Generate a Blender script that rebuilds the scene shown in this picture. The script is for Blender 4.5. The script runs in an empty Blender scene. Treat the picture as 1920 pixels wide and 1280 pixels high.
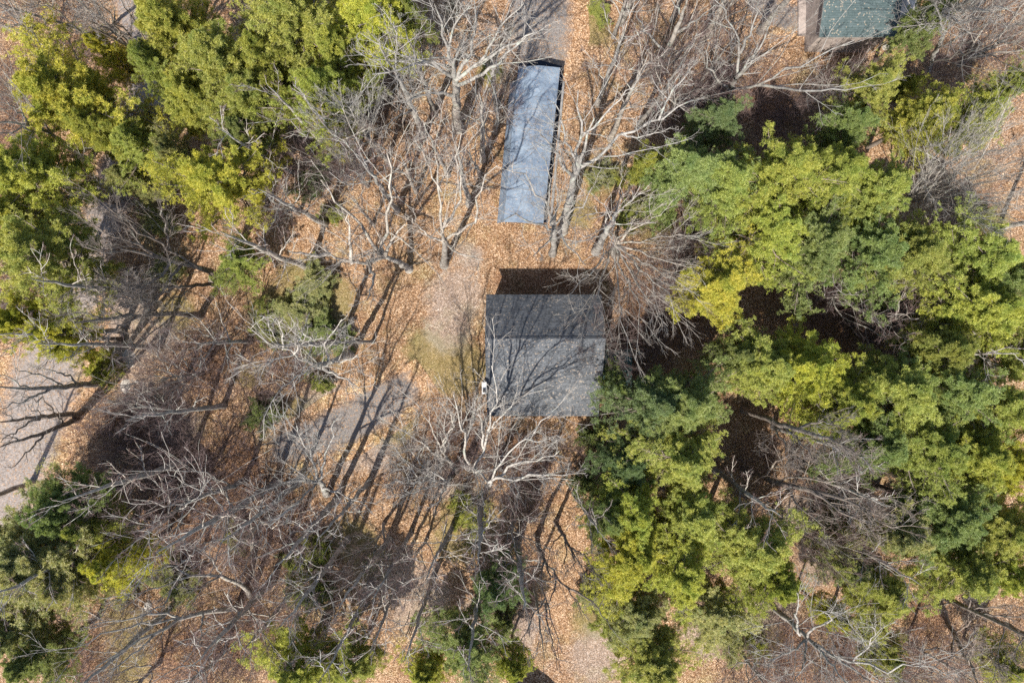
import bpy, math, random
import numpy as np
from mathutils import Vector, noise

# ---------------------------------------------------------------- camera, sky, sun, exposure
scene = bpy.context.scene
COL = scene.collection
H = 51.2            # camera height above the ground (m)
S = 25.0            # photograph pixels (1920 wide) per metre at ground level

cam_d = bpy.data.cameras.new('camera')
cam_d.sensor_width = 36.0
cam_d.lens = 24.0
cam_d.clip_start = 0.5
cam_d.clip_end = 2000.0
cam = bpy.data.objects.new('camera', cam_d)
COL.objects.link(cam)
cam.location = (0, 0, H)
cam.rotation_euler = (0, 0, 0)
scene.camera = cam

SUN_EL = math.radians(54)
sx, sy = -0.37, -0.93                      # horizontal direction towards the sun
ln = math.hypot(sx, sy); sx /= ln; sy /= ln
sun_dir = Vector((sx * math.cos(SUN_EL), sy * math.cos(SUN_EL), math.sin(SUN_EL)))
sun_l = bpy.data.lights.new('sun', 'SUN')
sun_l.energy = 5.0
sun_l.angle = math.radians(0.53)
sun_l.color = (1.0, 0.955, 0.88)
sun = bpy.data.objects.new('sun', sun_l)
COL.objects.link(sun)
sun.location = (0, 0, 80)
sun.rotation_euler = sun_dir.to_track_quat('Z', 'Y').to_euler()

world = bpy.data.worlds.new('World')
scene.world = world
world.use_nodes = True
wn = world.node_tree
wn.nodes.clear()
sky = wn.nodes.new('ShaderNodeTexSky')
sky.sky_type = 'NISHITA'
sky.sun_disc = False
sky.sun_elevation = SUN_EL
sky.sun_rotation = math.atan2(sx, sy)
bg = wn.nodes.new('ShaderNodeBackground')
bg.inputs['Strength'].default_value = 0.12
wo = wn.nodes.new('ShaderNodeOutputWorld')
wn.links.new(sky.outputs[0], bg.inputs['Color'])
wn.links.new(bg.outputs[0], wo.inputs['Surface'])

scene.view_settings.view_transform = 'Standard'
scene.view_settings.look = 'None'
scene.view_settings.exposure = 0.8
scene.view_settings.gamma = 1.0
scene.cycles.max_bounces = 4
scene.cycles.diffuse_bounces = 2
scene.cycles.transmission_bounces = 2
scene.cycles.glossy_bounces = 2
scene.cycles.use_denoising = False

# ---------------------------------------------------------------- helpers
def gz(x, y):
    """height of the ground"""
    return 0.10 * math.sin(x * 0.21 + 1.3) * math.cos(y * 0.17 - 0.4) + 0.05 * math.sin(x * 0.53 - y * 0.41)

def wp(px, py, z=0.0):
    k = (H - z) / H
    return ((px - 960.0) / S * k, (640.0 - py) / S * k, z)

def tag(o, label=None, cat=None, group=None, kind=None):
    if label: o['label'] = label
    if cat: o['category'] = cat
    if group: o['group'] = group
    if kind: o['kind'] = kind
    return o

def empty(name, loc, rz=0.0, scale=(1, 1, 1)):
    o = bpy.data.objects.new(name, None)
    COL.objects.link(o)
    o.location = loc
    o.rotation_euler = (0, 0, rz)
    o.scale = scale
    return o

def link(name, me, parent=None, loc=(0, 0, 0)):
    o = bpy.data.objects.new(name, me)
    COL.objects.link(o)
    o.parent = parent
    o.location = loc
    return o

def np_mesh(name, V, F, mats, midx=None, smooth=False):
    """V (n,3); F (m,k) with constant k"""
    me = bpy.data.meshes.new(name)
    V = np.asarray(V, dtype=np.float32); F = np.asarray(F, dtype=np.int32)
    k = F.shape[1]
    me.vertices.add(len(V)); me.vertices.foreach_set('co', V.ravel())
    me.loops.add(F.size); me.loops.foreach_set('vertex_index', F.ravel())
    me.polygons.add(len(F))
    me.polygons.foreach_set('loop_start', np.arange(0, F.size, k, dtype=np.int32))
    me.polygons.foreach_set('loop_total', np.full(len(F), k, dtype=np.int32))
    for m in mats: me.materials.append(m)
    if midx is not None: me.polygons.foreach_set('material_index', np.asarray(midx, dtype=np.int32))
    me.polygons.foreach_set('use_smooth', np.full(len(F), smooth, dtype=bool))
    me.update(calc_edges=True)
    return me

class PB:
    """small polygon builder with mixed faces and materials"""
    def __init__(s): s.v = []; s.f = []; s.m = []
    def quad(s, pts, m=0):
        n = len(s.v); s.v += [tuple(p) for p in pts]; s.f.append(tuple(range(n, n + len(pts)))); s.m.append(m)
    def prism(s, bot, top, m=0, caps=True):
        n = len(bot); b = len(s.v)
        s.v += [tuple(p) for p in bot] + [tuple(p) for p in top]
        for i in range(n):
            j = (i + 1) % n
            s.f.append((b + i, b + j, b + n + j, b + n + i)); s.m.append(m)
        if caps:
            s.f.append(tuple(b + n + i for i in range(n))); s.m.append(m)
            s.f.append(tuple(b + n - 1 - i for i in range(n))); s.m.append(m)
    def box(s, x0, x1, y0, y1, z0, z1, m=0):
        s.prism([(x0, y0, z0), (x1, y0, z0), (x1, y1, z0), (x0, y1, z0)],
                [(x0, y0, z1), (x1, y0, z1), (x1, y1, z1), (x0, y1, z1)], m)
    def build(s, name, mats, parent=None, loc=(0, 0, 0), smooth=False):
        me = bpy.data.meshes.new(name)
        me.from_pydata(s.v, [], s.f)
        if not isinstance(mats, (list, tuple)): mats = [mats]
        for m in mats: me.materials.append(m)
        for p, mi in zip(me.polygons, s.m): p.material_index = mi; p.use_smooth = smooth
        me.update()
        return link(name, me, parent, loc)

# ---------------------------------------------------------------- materials
class NT:
    def __init__(s, name):
        s.m = bpy.data.materials.new(name); s.m.use_nodes = True
        s.t = s.m.node_tree; s.t.nodes.clear()
        s.out = s.n('ShaderNodeOutputMaterial')
    def n(s, typ, **kw):
        nd = s.t.nodes.new(typ)
        for k, v in kw.items():
            setattr(nd, k, v)
        return nd
    def l(s, a, b): s.t.links.new(a, b)
    def val(s, node, key, v): node.inputs[key].default_value = v
    def coords(s, kind='Object'): return s.n('ShaderNodeTexCoord').outputs[kind]
    def noise(s, vec, scale, detail=3, rough=0.55):
        nd = s.n('ShaderNodeTexNoise'); s.l(vec, nd.inputs['Vector'])
        nd.inputs['Scale'].default_value = scale; nd.inputs['Detail'].default_value = detail
        nd.inputs['Roughness'].default_value = rough
        return nd.outputs['Fac']
    def voro(s, vec, scale, out='Color'):
        nd = s.n('ShaderNodeTexVoronoi'); s.l(vec, nd.inputs['Vector']); nd.inputs['Scale'].default_value = scale
        return nd.outputs[out]
    def ramp(s, fac, stops, interp='LINEAR'):
        nd = s.n('ShaderNodeValToRGB'); s.l(fac, nd.inputs['Fac']); nd.color_ramp.interpolation = interp
        e = nd.color_ramp.elements
        while len(e) < len(stops): e.new(0.5)
        for el, (p, c) in zip(e, stops):
            el.position = p; el.color = (*c, 1) if len(c) == 3 else c
        return nd.outputs['Color']
    def mix(s, fac, a, b, mode='MIX'):
        nd = s.n('ShaderNodeMix', data_type='RGBA', blend_type=mode)
        for key, v in ((0, fac), (6, a), (7, b)):
            if hasattr(v, 'is_linked') or hasattr(v, 'links'): s.l(v, nd.inputs[key])
            elif key == 0: nd.inputs[0].default_value = v
            else: nd.inputs[key].default_value = (*v, 1)
        return nd.outputs[2]
    def math(s, op, a, b=None, clamp=False):
        nd = s.n('ShaderNodeMath', operation=op, use_clamp=clamp)
        for i, v in enumerate((a, b)):
            if v is None: continue
            if isinstance(v, (int, float)): nd.inputs[i].default_value = v
            else: s.l(v, nd.inputs[i])
        return nd.outputs[0]
    def sep(s, col):
        nd = s.n('ShaderNodeSeparateColor'); s.l(col, nd.inputs[0]); return nd.outputs
    def bump(s, h, strength=0.5, dist=0.02):
        nd = s.n('ShaderNodeBump'); s.l(h, nd.inputs['Height'])
        nd.inputs['Strength'].default_value = strength; nd.inputs['Distance'].default_value = dist
        return nd.outputs[0]
    def bsdf(s, col, rough=0.8, nrm=None, spec=0.3):
        b = s.n('ShaderNodeBsdfPrincipled')
        if isinstance(col, tuple): b.inputs['Base Color'].default_value = (*col, 1)
        else: s.l(col, b.inputs['Base Color'])
        b.inputs['Roughness'].default_value = rough
        b.inputs['Specular IOR Level'].default_value = spec
        if nrm is not None: s.l(nrm, b.inputs['Normal'])
        s.l(b.outputs[0], s.out.inputs['Surface'])
        return b

def leaf_colour(t, vec):
    """colour of the fallen-leaf litter, leaf by leaf"""
    r = t.sep(t.voro(vec, 12.5))
    r2 = t.sep(t.voro(vec, 24.0))
    c1 = t.ramp(r[0], [(0.0, (0.05, 0.027, 0.014)), (0.3, (0.18, 0.10, 0.05)), (0.6, (0.30, 0.175, 0.088)),
                       (0.85, (0.43, 0.28, 0.155)), (1.0, (0.80, 0.64, 0.46))])
    c2 = t.ramp(r2[0], [(0.0, (0.02, 0.012, 0.008)), (0.28, (0.12, 0.068, 0.035)), (0.7, (0.35, 0.215, 0.112)),
                        (1.0, (0.95, 0.78, 0.58))])
    c = t.mix(0.55, c1, c2)
    big = t.noise(vec, 0.16, 4, 0.6)
    c = t.mix(t.math('MULTIPLY', t.math('SUBTRACT', big, 0.5, True), 3.0, True), c,
              t.mix(1.0, c, (0.93, 0.97, 1.15), 'MULTIPLY'))
    olive = t.noise(vec, 0.33, 5, 0.7)
    c = t.mix(t.ramp(olive, [(0.5, (0, 0, 0)), (0.68, (0.8, 0.8, 0.8))]), c, t.mix(1.0, c, (0.82, 0.98, 0.75), 'MULTIPLY'))
    mid = t.noise(vec, 0.9, 4, 0.65)
    c = t.mix(t.ramp(mid, [(0.42, (0, 0, 0)), (0.7, (1, 1, 1))]), c, t.mix(1.0, c, (0.72, 0.66, 0.62), 'MULTIPLY'))
    c = t.mix(1.0, c, (1.13, 1.04, 0.98), 'MULTIPLY')
    hgt = t.math('ADD', r[1], r2[1])
    return c, hgt

def attr(t, name):
    nd = t.n('ShaderNodeAttribute'); nd.attribute_name = name
    return nd.outputs['Color']

def mat_ground():
    t = NT('leaf_litter_ground'); vec = t.coords()
    c, hgt = leaf_colour(t, vec)
    a = t.sep(attr(t, 'cover'))
    n1 = t.noise(vec, 1.3, 5, 0.7)
    # moss / thin grass
    mossc = t.ramp(t.noise(vec, 17.0, 3, 0.8), [(0.36, (0.07, 0.07, 0.02)), (0.5, (0.17, 0.15, 0.045)), (0.62, (0.36, 0.30, 0.12))])
    mfac = t.math('MULTIPLY', t.math('SUBTRACT', t.math('ADD', a[0], t.math('MULTIPLY', n1, 0.9)), 0.72), 3.0, True)
    c = t.mix(t.math('MULTIPLY', mfac, 0.6), c, mossc)
    # bare soil / greyish sandy ground
    sandc = t.mix(0.45, t.mix(1.0, c, (1.0, 1.15, 1.5), 'MULTIPLY'), t.ramp(t.noise(vec, 19.0, 3, 0.8), [(0.36, (0.10, 0.08, 0.06)), (0.5, (0.30, 0.24, 0.19)), (0.64, (0.56, 0.47, 0.39))]))
    sfac = t.math('MULTIPLY', t.math('SUBTRACT', t.math('ADD', a[1], t.math('MULTIPLY', n1, 0.9)), 0.75), 3.0, True)
    c = t.mix(t.math('MULTIPLY', sfac, 0.85), c, sandc)
    # shade painted into the litter, under the thickets and north of the house
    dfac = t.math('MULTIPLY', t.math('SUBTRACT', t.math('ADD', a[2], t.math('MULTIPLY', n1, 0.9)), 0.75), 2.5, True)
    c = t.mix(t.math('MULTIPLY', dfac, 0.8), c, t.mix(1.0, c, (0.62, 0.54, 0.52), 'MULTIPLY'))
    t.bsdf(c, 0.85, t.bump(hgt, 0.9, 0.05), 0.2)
    return t.m

def mat_road(name, stops, edge=True, sc=6.0):
    t = NT(name); vec = t.coords()
    g = t.ramp(t.noise(vec, sc, 5, 0.8), stops)
    big = t.noise(vec, 0.35, 3, 0.6)
    g = t.mix(t.math('MULTIPLY', big, 0.5), g, t.mix(1.0, g, (0.72, 0.70, 0.70), 'MULTIPLY'))
    c, hgt = leaf_colour(t, vec)
    e = t.sep(attr(t, 'edge'))[0]       # 1 in the middle, 0 at the edge
    n1 = t.noise(vec, 1.6, 5, 0.75)
    # single leaves blown on to it
    f = t.math('MULTIPLY', t.math('SUBTRACT', t.math('ADD', t.math('MULTIPLY', n1, 1.5), 0.32), t.math('MULTIPLY', e, 1.2)), 2.2, True)
    spk = t.math('GREATER_THAN', t.sep(t.voro(vec, 11.0))[2], t.math('SUBTRACT', 1.08, t.math('MULTIPLY', n1, 0.5)))
    f = t.math('MAXIMUM', f, t.math('MULTIPLY', spk, 0.6))
    col = t.mix(f, g, c)
    t.bsdf(col, 0.9, t.bump(t.math('ADD', hgt, t.noise(vec, 14, 3)), 0.5, 0.03), 0.2)
    return t.m

def mat_bark(name, dark, light, lichen=0.0, sc=3.0):
    t = NT(name); vec = t.coords()
    c = t.ramp(t.noise(vec, sc, 5, 0.7), [(0.34, dark), (0.56, light)])
    oi = t.n('ShaderNodeObjectInfo')
    tint = t.ramp(oi.outputs['Random'], [(0.0, (0.75, 0.72, 0.70)), (0.5, (1, 1, 1)), (1.0, (1.12, 1.05, 0.98))])
    c = t.mix(1.0, c, tint, 'MULTIPLY')
    if lichen:
        lf = t.ramp(t.noise(vec, 1.7, 4, 0.7), [(0.55, (0, 0, 0)), (0.66, (1, 1, 1))])
        c = t.mix(t.math('MULTIPLY', lf, lichen), c, (0.40, 0.46, 0.38))
    t.bsdf(c, 0.85, t.bump(t.noise(vec, 18, 3, 0.7), 0.6, 0.02), 0.2)
    return t.m

def mat_foliage():
    t = NT('pine_needles'); vec = t.coords()
    oi = t.n('ShaderNodeObjectInfo')
    g = t.n('ShaderNodeNewGeometry')
    base = oi.outputs['Color']
    rv = t.ramp(g.outputs['Random Per Island'], [(0.0, (0.3, 0.38, 0.35)), (0.35, (0.75, 0.8, 0.8)), (0.75, (1.15, 1.13, 1.1)), (1.0, (1.75, 1.62, 2.8))])
    c = t.mix(1.0, base, rv, 'MULTIPLY')
    clump = t.ramp(t.noise(vec, 0.9, 3, 0.6), [(0.3, (0.72, 0.82, 0.8)), (0.5, (1, 1, 1)), (0.72, (1.15, 1.1, 0.95))])
    c = t.mix(1.0, c, clump, 'MULTIPLY')
    d = t.n('ShaderNodeBsdfPrincipled'); t.l(c, d.inputs['Base Color'])
    d.inputs['Roughness'].default_value = 0.55; d.inputs['Specular IOR Level'].default_value = 0.35
    tr = t.n('ShaderNodeBsdfTranslucent'); t.l(t.mix(1.0, c, (1.2, 1.15, 0.6), 'MULTIPLY'), tr.inputs['Color'])
    mx = t.n('ShaderNodeMixShader'); mx.inputs[0].default_value = 0.42
    t.l(d.outputs[0], mx.inputs[1]); t.l(tr.outputs[0], mx.inputs[2]); t.l(mx.outputs[0], t.out.inputs['Surface'])
    return t.m

def mat_shingle(name, c1, c2, row=0.145, slope_axis='Y', streak=0.3):
    t = NT(name); vec = t.coords()
    sp = t.n('ShaderNodeSeparateXYZ'); t.l(vec, sp.inputs[0])
    cb = t.n('ShaderNodeCombineXYZ')
    a, b = ('X', 'Y') if slope_axis == 'Y' else ('Y', 'X')
    t.l(sp.outputs[a], cb.inputs[0]); t.l(sp.outputs[b], cb.inputs[1])
    br = t.n('ShaderNodeTexBrick'); t.l(cb.outputs[0], br.inputs['Vector'])
    br.inputs['Scale'].default_value = 1.0; br.inputs['Brick Width'].default_value = 0.9
    br.inputs['Row Height'].default_value = row; br.inputs['Mortar Size'].default_value = 0.012
    br.inputs['Color1'].default_value = (*c1, 1); br.inputs['Color2'].default_value = (*c2, 1)
    br.inputs['Mortar'].default_value = (c1[0] * .3, c1[1] * .3, c1[2] * .3, 1); br.inputs['Bias'].default_value = 0.0
    v = t.sep(t.voro(vec, 9.0))[0]
    c = t.mix(0.65, br.outputs['Color'], t.ramp(v, [(0, c1), (1, c2)]))
    c = t.mix(t.ramp(t.noise(vec, 0.7, 4, 0.6), [(0.35, (0, 0, 0)), (0.7, (streak,) * 3)]), c, (c2[0] * 1.25, c2[1] * 1.25, c2[2] * 1.2))
    sp2 = t.math('GREATER_THAN', t.sep(t.voro(vec, 13.0))[1], t.math('SUBTRACT', 1.02, t.math('MULTIPLY', t.noise(vec, 0.8, 3), 0.16)))
    c = t.mix(t.math('MULTIPLY', sp2, 0.45), c, (0.42, 0.33, 0.24))
    t.bsdf(c, 0.85, t.bump(t.math('SUBTRACT', v, br.outputs['Fac']), 0.6, 0.01), 0.25)
    return t.m

def mat_plain(name, c, rough=0.7, var=0.25, sc=2.5, bump=0.2, metal=0.0):
    t = NT(name); vec = t.coords()
    k = t.ramp(t.noise(vec, sc, 5, 0.65), [(0.3, tuple(x * (1 - var) for x in c)), (0.7, tuple(min(1, x * (1 + var)) for x in c))])
    b = t.bsdf(k, rough, t.bump(t.noise(vec, 12, 3), bump, 0.01), 0.3)
    b.inputs['Metallic'].default_value = metal
    return t.m

def mat_tarp():
    t = NT('blue_grey_canopy_cover'); vec = t.coords()
    c = t.ramp(t.noise(vec, 0.9, 5, 0.6), [(0.3, (0.095, 0.125, 0.175)), (0.5, (0.145, 0.185, 0.24)), (0.7, (0.215, 0.26, 0.31))])
    sp = t.math('GREATER_THAN', t.sep(t.voro(vec, 12.0))[1], 0.94)
    c = t.mix(t.math('MULTIPLY', sp, 0.5), c, (0.30, 0.24, 0.2))
    st = t.ramp(t.noise(vec, 3.5, 4, 0.8), [(0.5, (0, 0, 0)), (0.75, (0.5, 0.5, 0.5))])
    c = t.mix(st, c, (0.17, 0.205, 0.22))
    t.bsdf(c, 0.55, t.bump(t.noise(vec, 1.4, 5, 0.65), 0.9, 0.16), 0.35)
    return t.m

M = {}
M['ground'] = mat_ground()
M['dirt'] = mat_road('packed_dirt_road', [(0.3, (0.12, 0.10, 0.085)), (0.5, (0.255, 0.215, 0.19)), (0.72, (0.40, 0.355, 0.325))])
M['gravel'] = mat_road('grey_gravel_drive', [(0.3, (0.085, 0.074, 0.066)), (0.5, (0.185, 0.163, 0.147)), (0.72, (0.33, 0.295, 0.27))], sc=11.0)
M['bark'] = mat_bark('pale_grey_bark', (0.14, 0.125, 0.105), (0.39, 0.365, 0.33), 0.45)
M['bark_dark'] = mat_bark('dark_brown_bark', (0.10, 0.08, 0.065), (0.24, 0.20, 0.17), 0.3)
M['twig'] = mat_bark('fine_twigs', (0.17, 0.14, 0.125), (0.35, 0.31, 0.285), 0.0)
M['brush'] = mat_bark('brush_twigs', (0.09, 0.058, 0.052), (0.21, 0.155, 0.145), 0.0)
M['needles'] = mat_foliage()
M['shingle'] = mat_shingle('charcoal_shingles', (0.032, 0.035, 0.039), (0.125, 0.131, 0.141))
M['shingle_green'] = mat_shingle('teal_grey_shingles', (0.035, 0.055, 0.055), (0.085, 0.112, 0.115))
M['shingle_brown'] = mat_shingle('dark_brown_shingles', (0.035, 0.022, 0.018), (0.08, 0.055, 0.045))
M['wall'] = mat_plain('weathered_clapboard', (0.16, 0.14, 0.12))
M['trim'] = mat_plain('pale_trim', (0.28, 0.27, 0.25), var=0.15)
M['tarp'] = mat_tarp()
M['steel'] = mat_plain('galvanised_tube', (0.45, 0.47, 0.50), 0.4, 0.1, metal=0.6)
M['green_panel'] = mat_plain('dark_green_roof_panel', (0.05, 0.10, 0.085), 0.6, 0.5, 1.5)
M['concrete'] = mat_plain('pinkish_concrete', (0.30, 0.25, 0.22), 0.9, 0.35, 2.0)
M['stone'] = mat_plain('pale_stone', (0.42, 0.38, 0.33), 0.9, 0.3, 2.0, 0.6)
M['block_dull'] = mat_plain('dull_board', (0.24, 0.23, 0.22), 0.9, 0.3, 4.0)
M['block'] = mat_plain('whitewashed_block', (0.55, 0.53, 0.50), 0.9, 0.15, 4.0)
M['mat'] = mat_plain('dark_navy_shade', (0.012, 0.016, 0.028), 0.8, 0.4, 3.0)  # colour of the sheet that stands in for the canopy's shade
M['dark'] = mat_plain('sooty_flue', (0.02, 0.02, 0.02))
M['log'] = mat_plain('split_log_bark', (0.12, 0.085, 0.06), 0.9, 0.4, 6.0, 0.6)
M['logend'] = mat_plain('cut_log_face', (0.45, 0.37, 0.27), 0.9, 0.2, 8.0)

# ---------------------------------------------------------------- tree builders
def unit(v): return v / np.maximum(np.linalg.norm(v, axis=-1, keepdims=True), 1e-9)

def tube_arrays(P, R, sides):
    """P (n,k,3) polylines, R (n,k) radii -> verts, quads"""
    n, k, _ = P.shape
    T = np.empty_like(P)
    T[:, 1:-1] = P[:, 2:] - P[:, :-2]; T[:, 0] = P[:, 1] - P[:, 0]; T[:, -1] = P[:, -1] - P[:, -2]
    T = unit(T)
    ref = np.zeros((n, 1, 3)); mean = unit(P[:, -1] - P[:, 0])
    ref[:, 0, 0] = np.where(np.abs(mean[:, 0]) < 0.6, 1.0, 0.0); ref[:, 0, 1] = 1 - ref[:, 0, 0]
    U = unit(np.cross(T, np.broadcast_to(ref, T.shape))); W = np.cross(T, U)
    a = np.arange(sides) * 2 * np.pi / sides
    V = P[:, :, None] + R[:, :, None, None] * (np.cos(a)[None, None, :, None] * U[:, :, None] + np.sin(a)[None, None, :, None] * W[:, :, None])
    idx = np.arange(n * k * sides).reshape(n, k, sides)
    nx = np.roll(idx, -1, axis=2)
    F = np.stack([idx[:, :-1], nx[:, :-1], nx[:, 1:], idx[:, 1:]], axis=-1).reshape(-1, 4)
    return V.reshape(-1, 3), F

def tube_mesh(name, groups, mats):
    """groups: list of (P, R, sides, material index)"""
    Vs, Fs, Ms, off = [], [], [], 0
    for P, R, sides, mi in groups:
        V, F = tube_arrays(P, R, sides)
        Vs.append(V); Fs.append(F + off); Ms.append(np.full(len(F), mi)); off += len(V)
    return np_mesh(name, np.concatenate(Vs), np.concatenate(Fs), mats, np.concatenate(Ms), smooth=True)

def resample(pts, k):
    pts = np.asarray(pts, float)
    d = np.concatenate([[0], np.cumsum(np.linalg.norm(np.diff(pts[:, :3], axis=0), axis=1))])
    t = np.linspace(0, d[-1], k)
    return np.stack([np.interp(t, d, pts[:, i]) for i in range(pts.shape[1])], axis=1)

def grow(rng, P, R, nch, t0, t1, ang, asd, ratio, up, wob, k, rk=0.6, rtip=0.25, rmin=0.005, flat=0.0):
    """children branches of all parents at once"""
    n, kp, _ = P.shape
    L = np.linalg.norm(np.diff(P, axis=1), axis=2).sum(1)
    t = (np.arange(nch)[None] + rng.random((n, nch))) / nch
    t = t0 + (t1 - t0) * t
    f = t * (kp - 1); i = np.clip(f.astype(int), 0, kp - 2); w = (f - i)
    ar = np.arange(n)[:, None]
    pos = P[ar, i] * (1 - w[..., None]) + P[ar, i + 1] * w[..., None]
    tan = unit(P[ar, i + 1] - P[ar, i])
    rad = R[ar, i] * (1 - w) + R[ar, i + 1] * w
    rnd = rng.normal(size=(n, nch, 3)); rnd[..., 2] *= (1 - flat)
    perp = unit(rnd - (rnd * tan).sum(-1, keepdims=True) * tan)
    a = np.radians(ang + asd * rng.normal(size=(n, nch)))[..., None]
    d = np.cos(a) * tan + np.sin(a) * perp
    d[..., 2] += up * 1.5
    d = unit(d).reshape(-1, 3)
    ln = (L[:, None] * ratio * (1.15 - 0.65 * t) * (0.6 + 0.8 * rng.random((n, nch)))).reshape(-1)
    r0 = np.maximum((rad * rk).reshape(-1), rmin)
    out = np.empty((n * nch, k, 3)); out[:, 0] = pos.reshape(-1, 3)
    step = (ln / (k - 1))[:, None]
    for j in range(1, k):
        out[:, j] = out[:, j - 1] + d * step
        d = d + wob * rng.normal(size=d.shape); d[:, 2] += up
        d = unit(d)
    s = np.linspace(0, 1, k)[None]
    RR = r0[:, None] * (1 - (1 - rtip) * s)
    return out, np.maximum(RR, rmin * 0.7)

STY = {  # levels after the limbs: (children, t0, t1, angle, sd, ratio, up, wobble, points, rk)
    'oak':   [(8, .18, 1, 46, 14, .48, .05, .13, 6, .40), (5, .2, 1, 46, 14, .52, .04, .14, 5, .52), (4, .2, 1, 44, 15, .52, .03, .15, 4, .55), (2, .2, 1, 42, 15, .6, .02, .16, 3, .6)],
    'maple': [(9, .15, 1, 34, 10, .44, .08, .08, 6, .40), (5, .2, 1, 36, 12, .50, .06, .12, 5, .52), (4, .2, 1, 36, 12, .50, .04, .12, 4, .55), (2, .2, 1, 36, 12, .6, .03, .1, 3, .6)],
    'fan':   [(9, .12, 1, 24, 8, .50, .06, .06, 6, .45), (6, .15, 1, 24, 9, .50, .05, .07, 5, .60), (5, .2, 1, 26, 9, .50, .03, .08, 4, .6), (2, .2, 1, 26, 9, .55, .02, .08, 3, .6)],
}

def bare_meshes(name, rng, trunk, limbs, style, barks, density=1.0, lvb=3):
    """trunk: (k,4) polyline x,y,z,r ; limbs: list of (k,4) polylines.  returns (trunk mesh, branches mesh)"""
    T = resample(trunk, 14)
    wob = rng.normal(size=(14, 2)) * 0.04; wob[0] = 0
    T[:, :2] += wob
    flare = 1 + 0.5 * np.exp(-np.arange(14) * 1.2)
    tr = (T[:, 3] * flare)[None]
    g_tr = [(T[None, :, :3], tr, 9, 0)]
    K = 10
    Ls = np.stack([resample(l, K) for l in limbs])
    w = rng.normal(size=Ls[:, :, :3].shape) * 0.011 * np.linalg.norm(Ls[:, -1, :3] - Ls[:, 0, :3], axis=1)[:, None, None]; w[:, 0] = 0
    LP = Ls[:, :, :3] + w; LR = Ls[:, :, 3]
    groups = [(LP, LR, 7, 0)]
    P, R = LP, LR
    for lv, (nc, t0, t1, an, sd, ra, up, wb, k, rk) in enumerate(STY[style]):
        nc = max(2, int(round(nc * density))) if lv < 2 else nc
        P, R = grow(rng, P, R, nc, t0, t1, an, sd, ra, up, wb, k, rk, rtip=.3, rmin=(.019, .0105, .0062, .0042)[lv])
        groups.append((P, R, (5, 4, 3, 3)[lv], 0 if lv < lvb else 1))
        if lv == 0:   # twigs straight off the limbs
            P0, R0 = grow(rng, LP, LR, 5, .15, 1, an + 10, sd, .16, up, wb, 4, .15, rmin=.009)
            groups.append((P0, R0, 3, 1))
    return (tube_mesh(name + '_trunk', g_tr, [barks[0]]), tube_mesh(name + '_branches', groups, [barks[0], barks[1]]))

def auto_bare(rng, h, R, style):
    """free-standing leafless tree around the origin"""
    lean = rng.normal(size=2) * 0.03 * h
    r0 = 0.012 * h + .03
    fh = {'oak': .55, 'maple': .6, 'fan': .35}[style] * h
    trunk = np.array([[0, 0, 0, r0], [lean[0] * .3, lean[1] * .3, fh * .5, r0 * .8], [lean[0], lean[1], fh, r0 * .6],
                      [lean[0] * 1.3, lean[1] * 1.3, h * .85, r0 * .15]])
    T = resample(trunk, 20)
    limbs = []
    nl = {'oak': 8, 'maple': 10, 'fan': 11}[style]
    for i in range(nl):
        t = (.28, .3, .12)[('oak', 'maple', 'fan').index(style)] + (.95 - .28) * (i + rng.random() * .6) / nl
        j = min(int(t * 19), 18); b = T[j]
        az = i * 2.4 + rng.random() * .8
        hz = b[2]
        ln = R * (.65 + .55 * rng.random()) * (1.1 - .5 * t)
        rise = (h - hz) * (.45 + .5 * rng.random())
        if style == 'fan': ln *= .75; rise = (h - hz) * (.75 + .3 * rng.random())
        cx, cy = math.cos(az), math.sin(az)
        bend = rng.normal() * .15 * ln
        rr = max(b[3] * .45, .024)
        limbs.append(np.array([[b[0], b[1], hz, rr], [b[0] + cx * ln * .4 - cy * bend, b[1] + cy * ln * .4 + cx * bend, hz + rise * .35, rr * .75],
                               [b[0] + cx * ln, b[1] + cy * ln, hz + rise, rr * .25]]))
    return trunk, limbs

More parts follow.
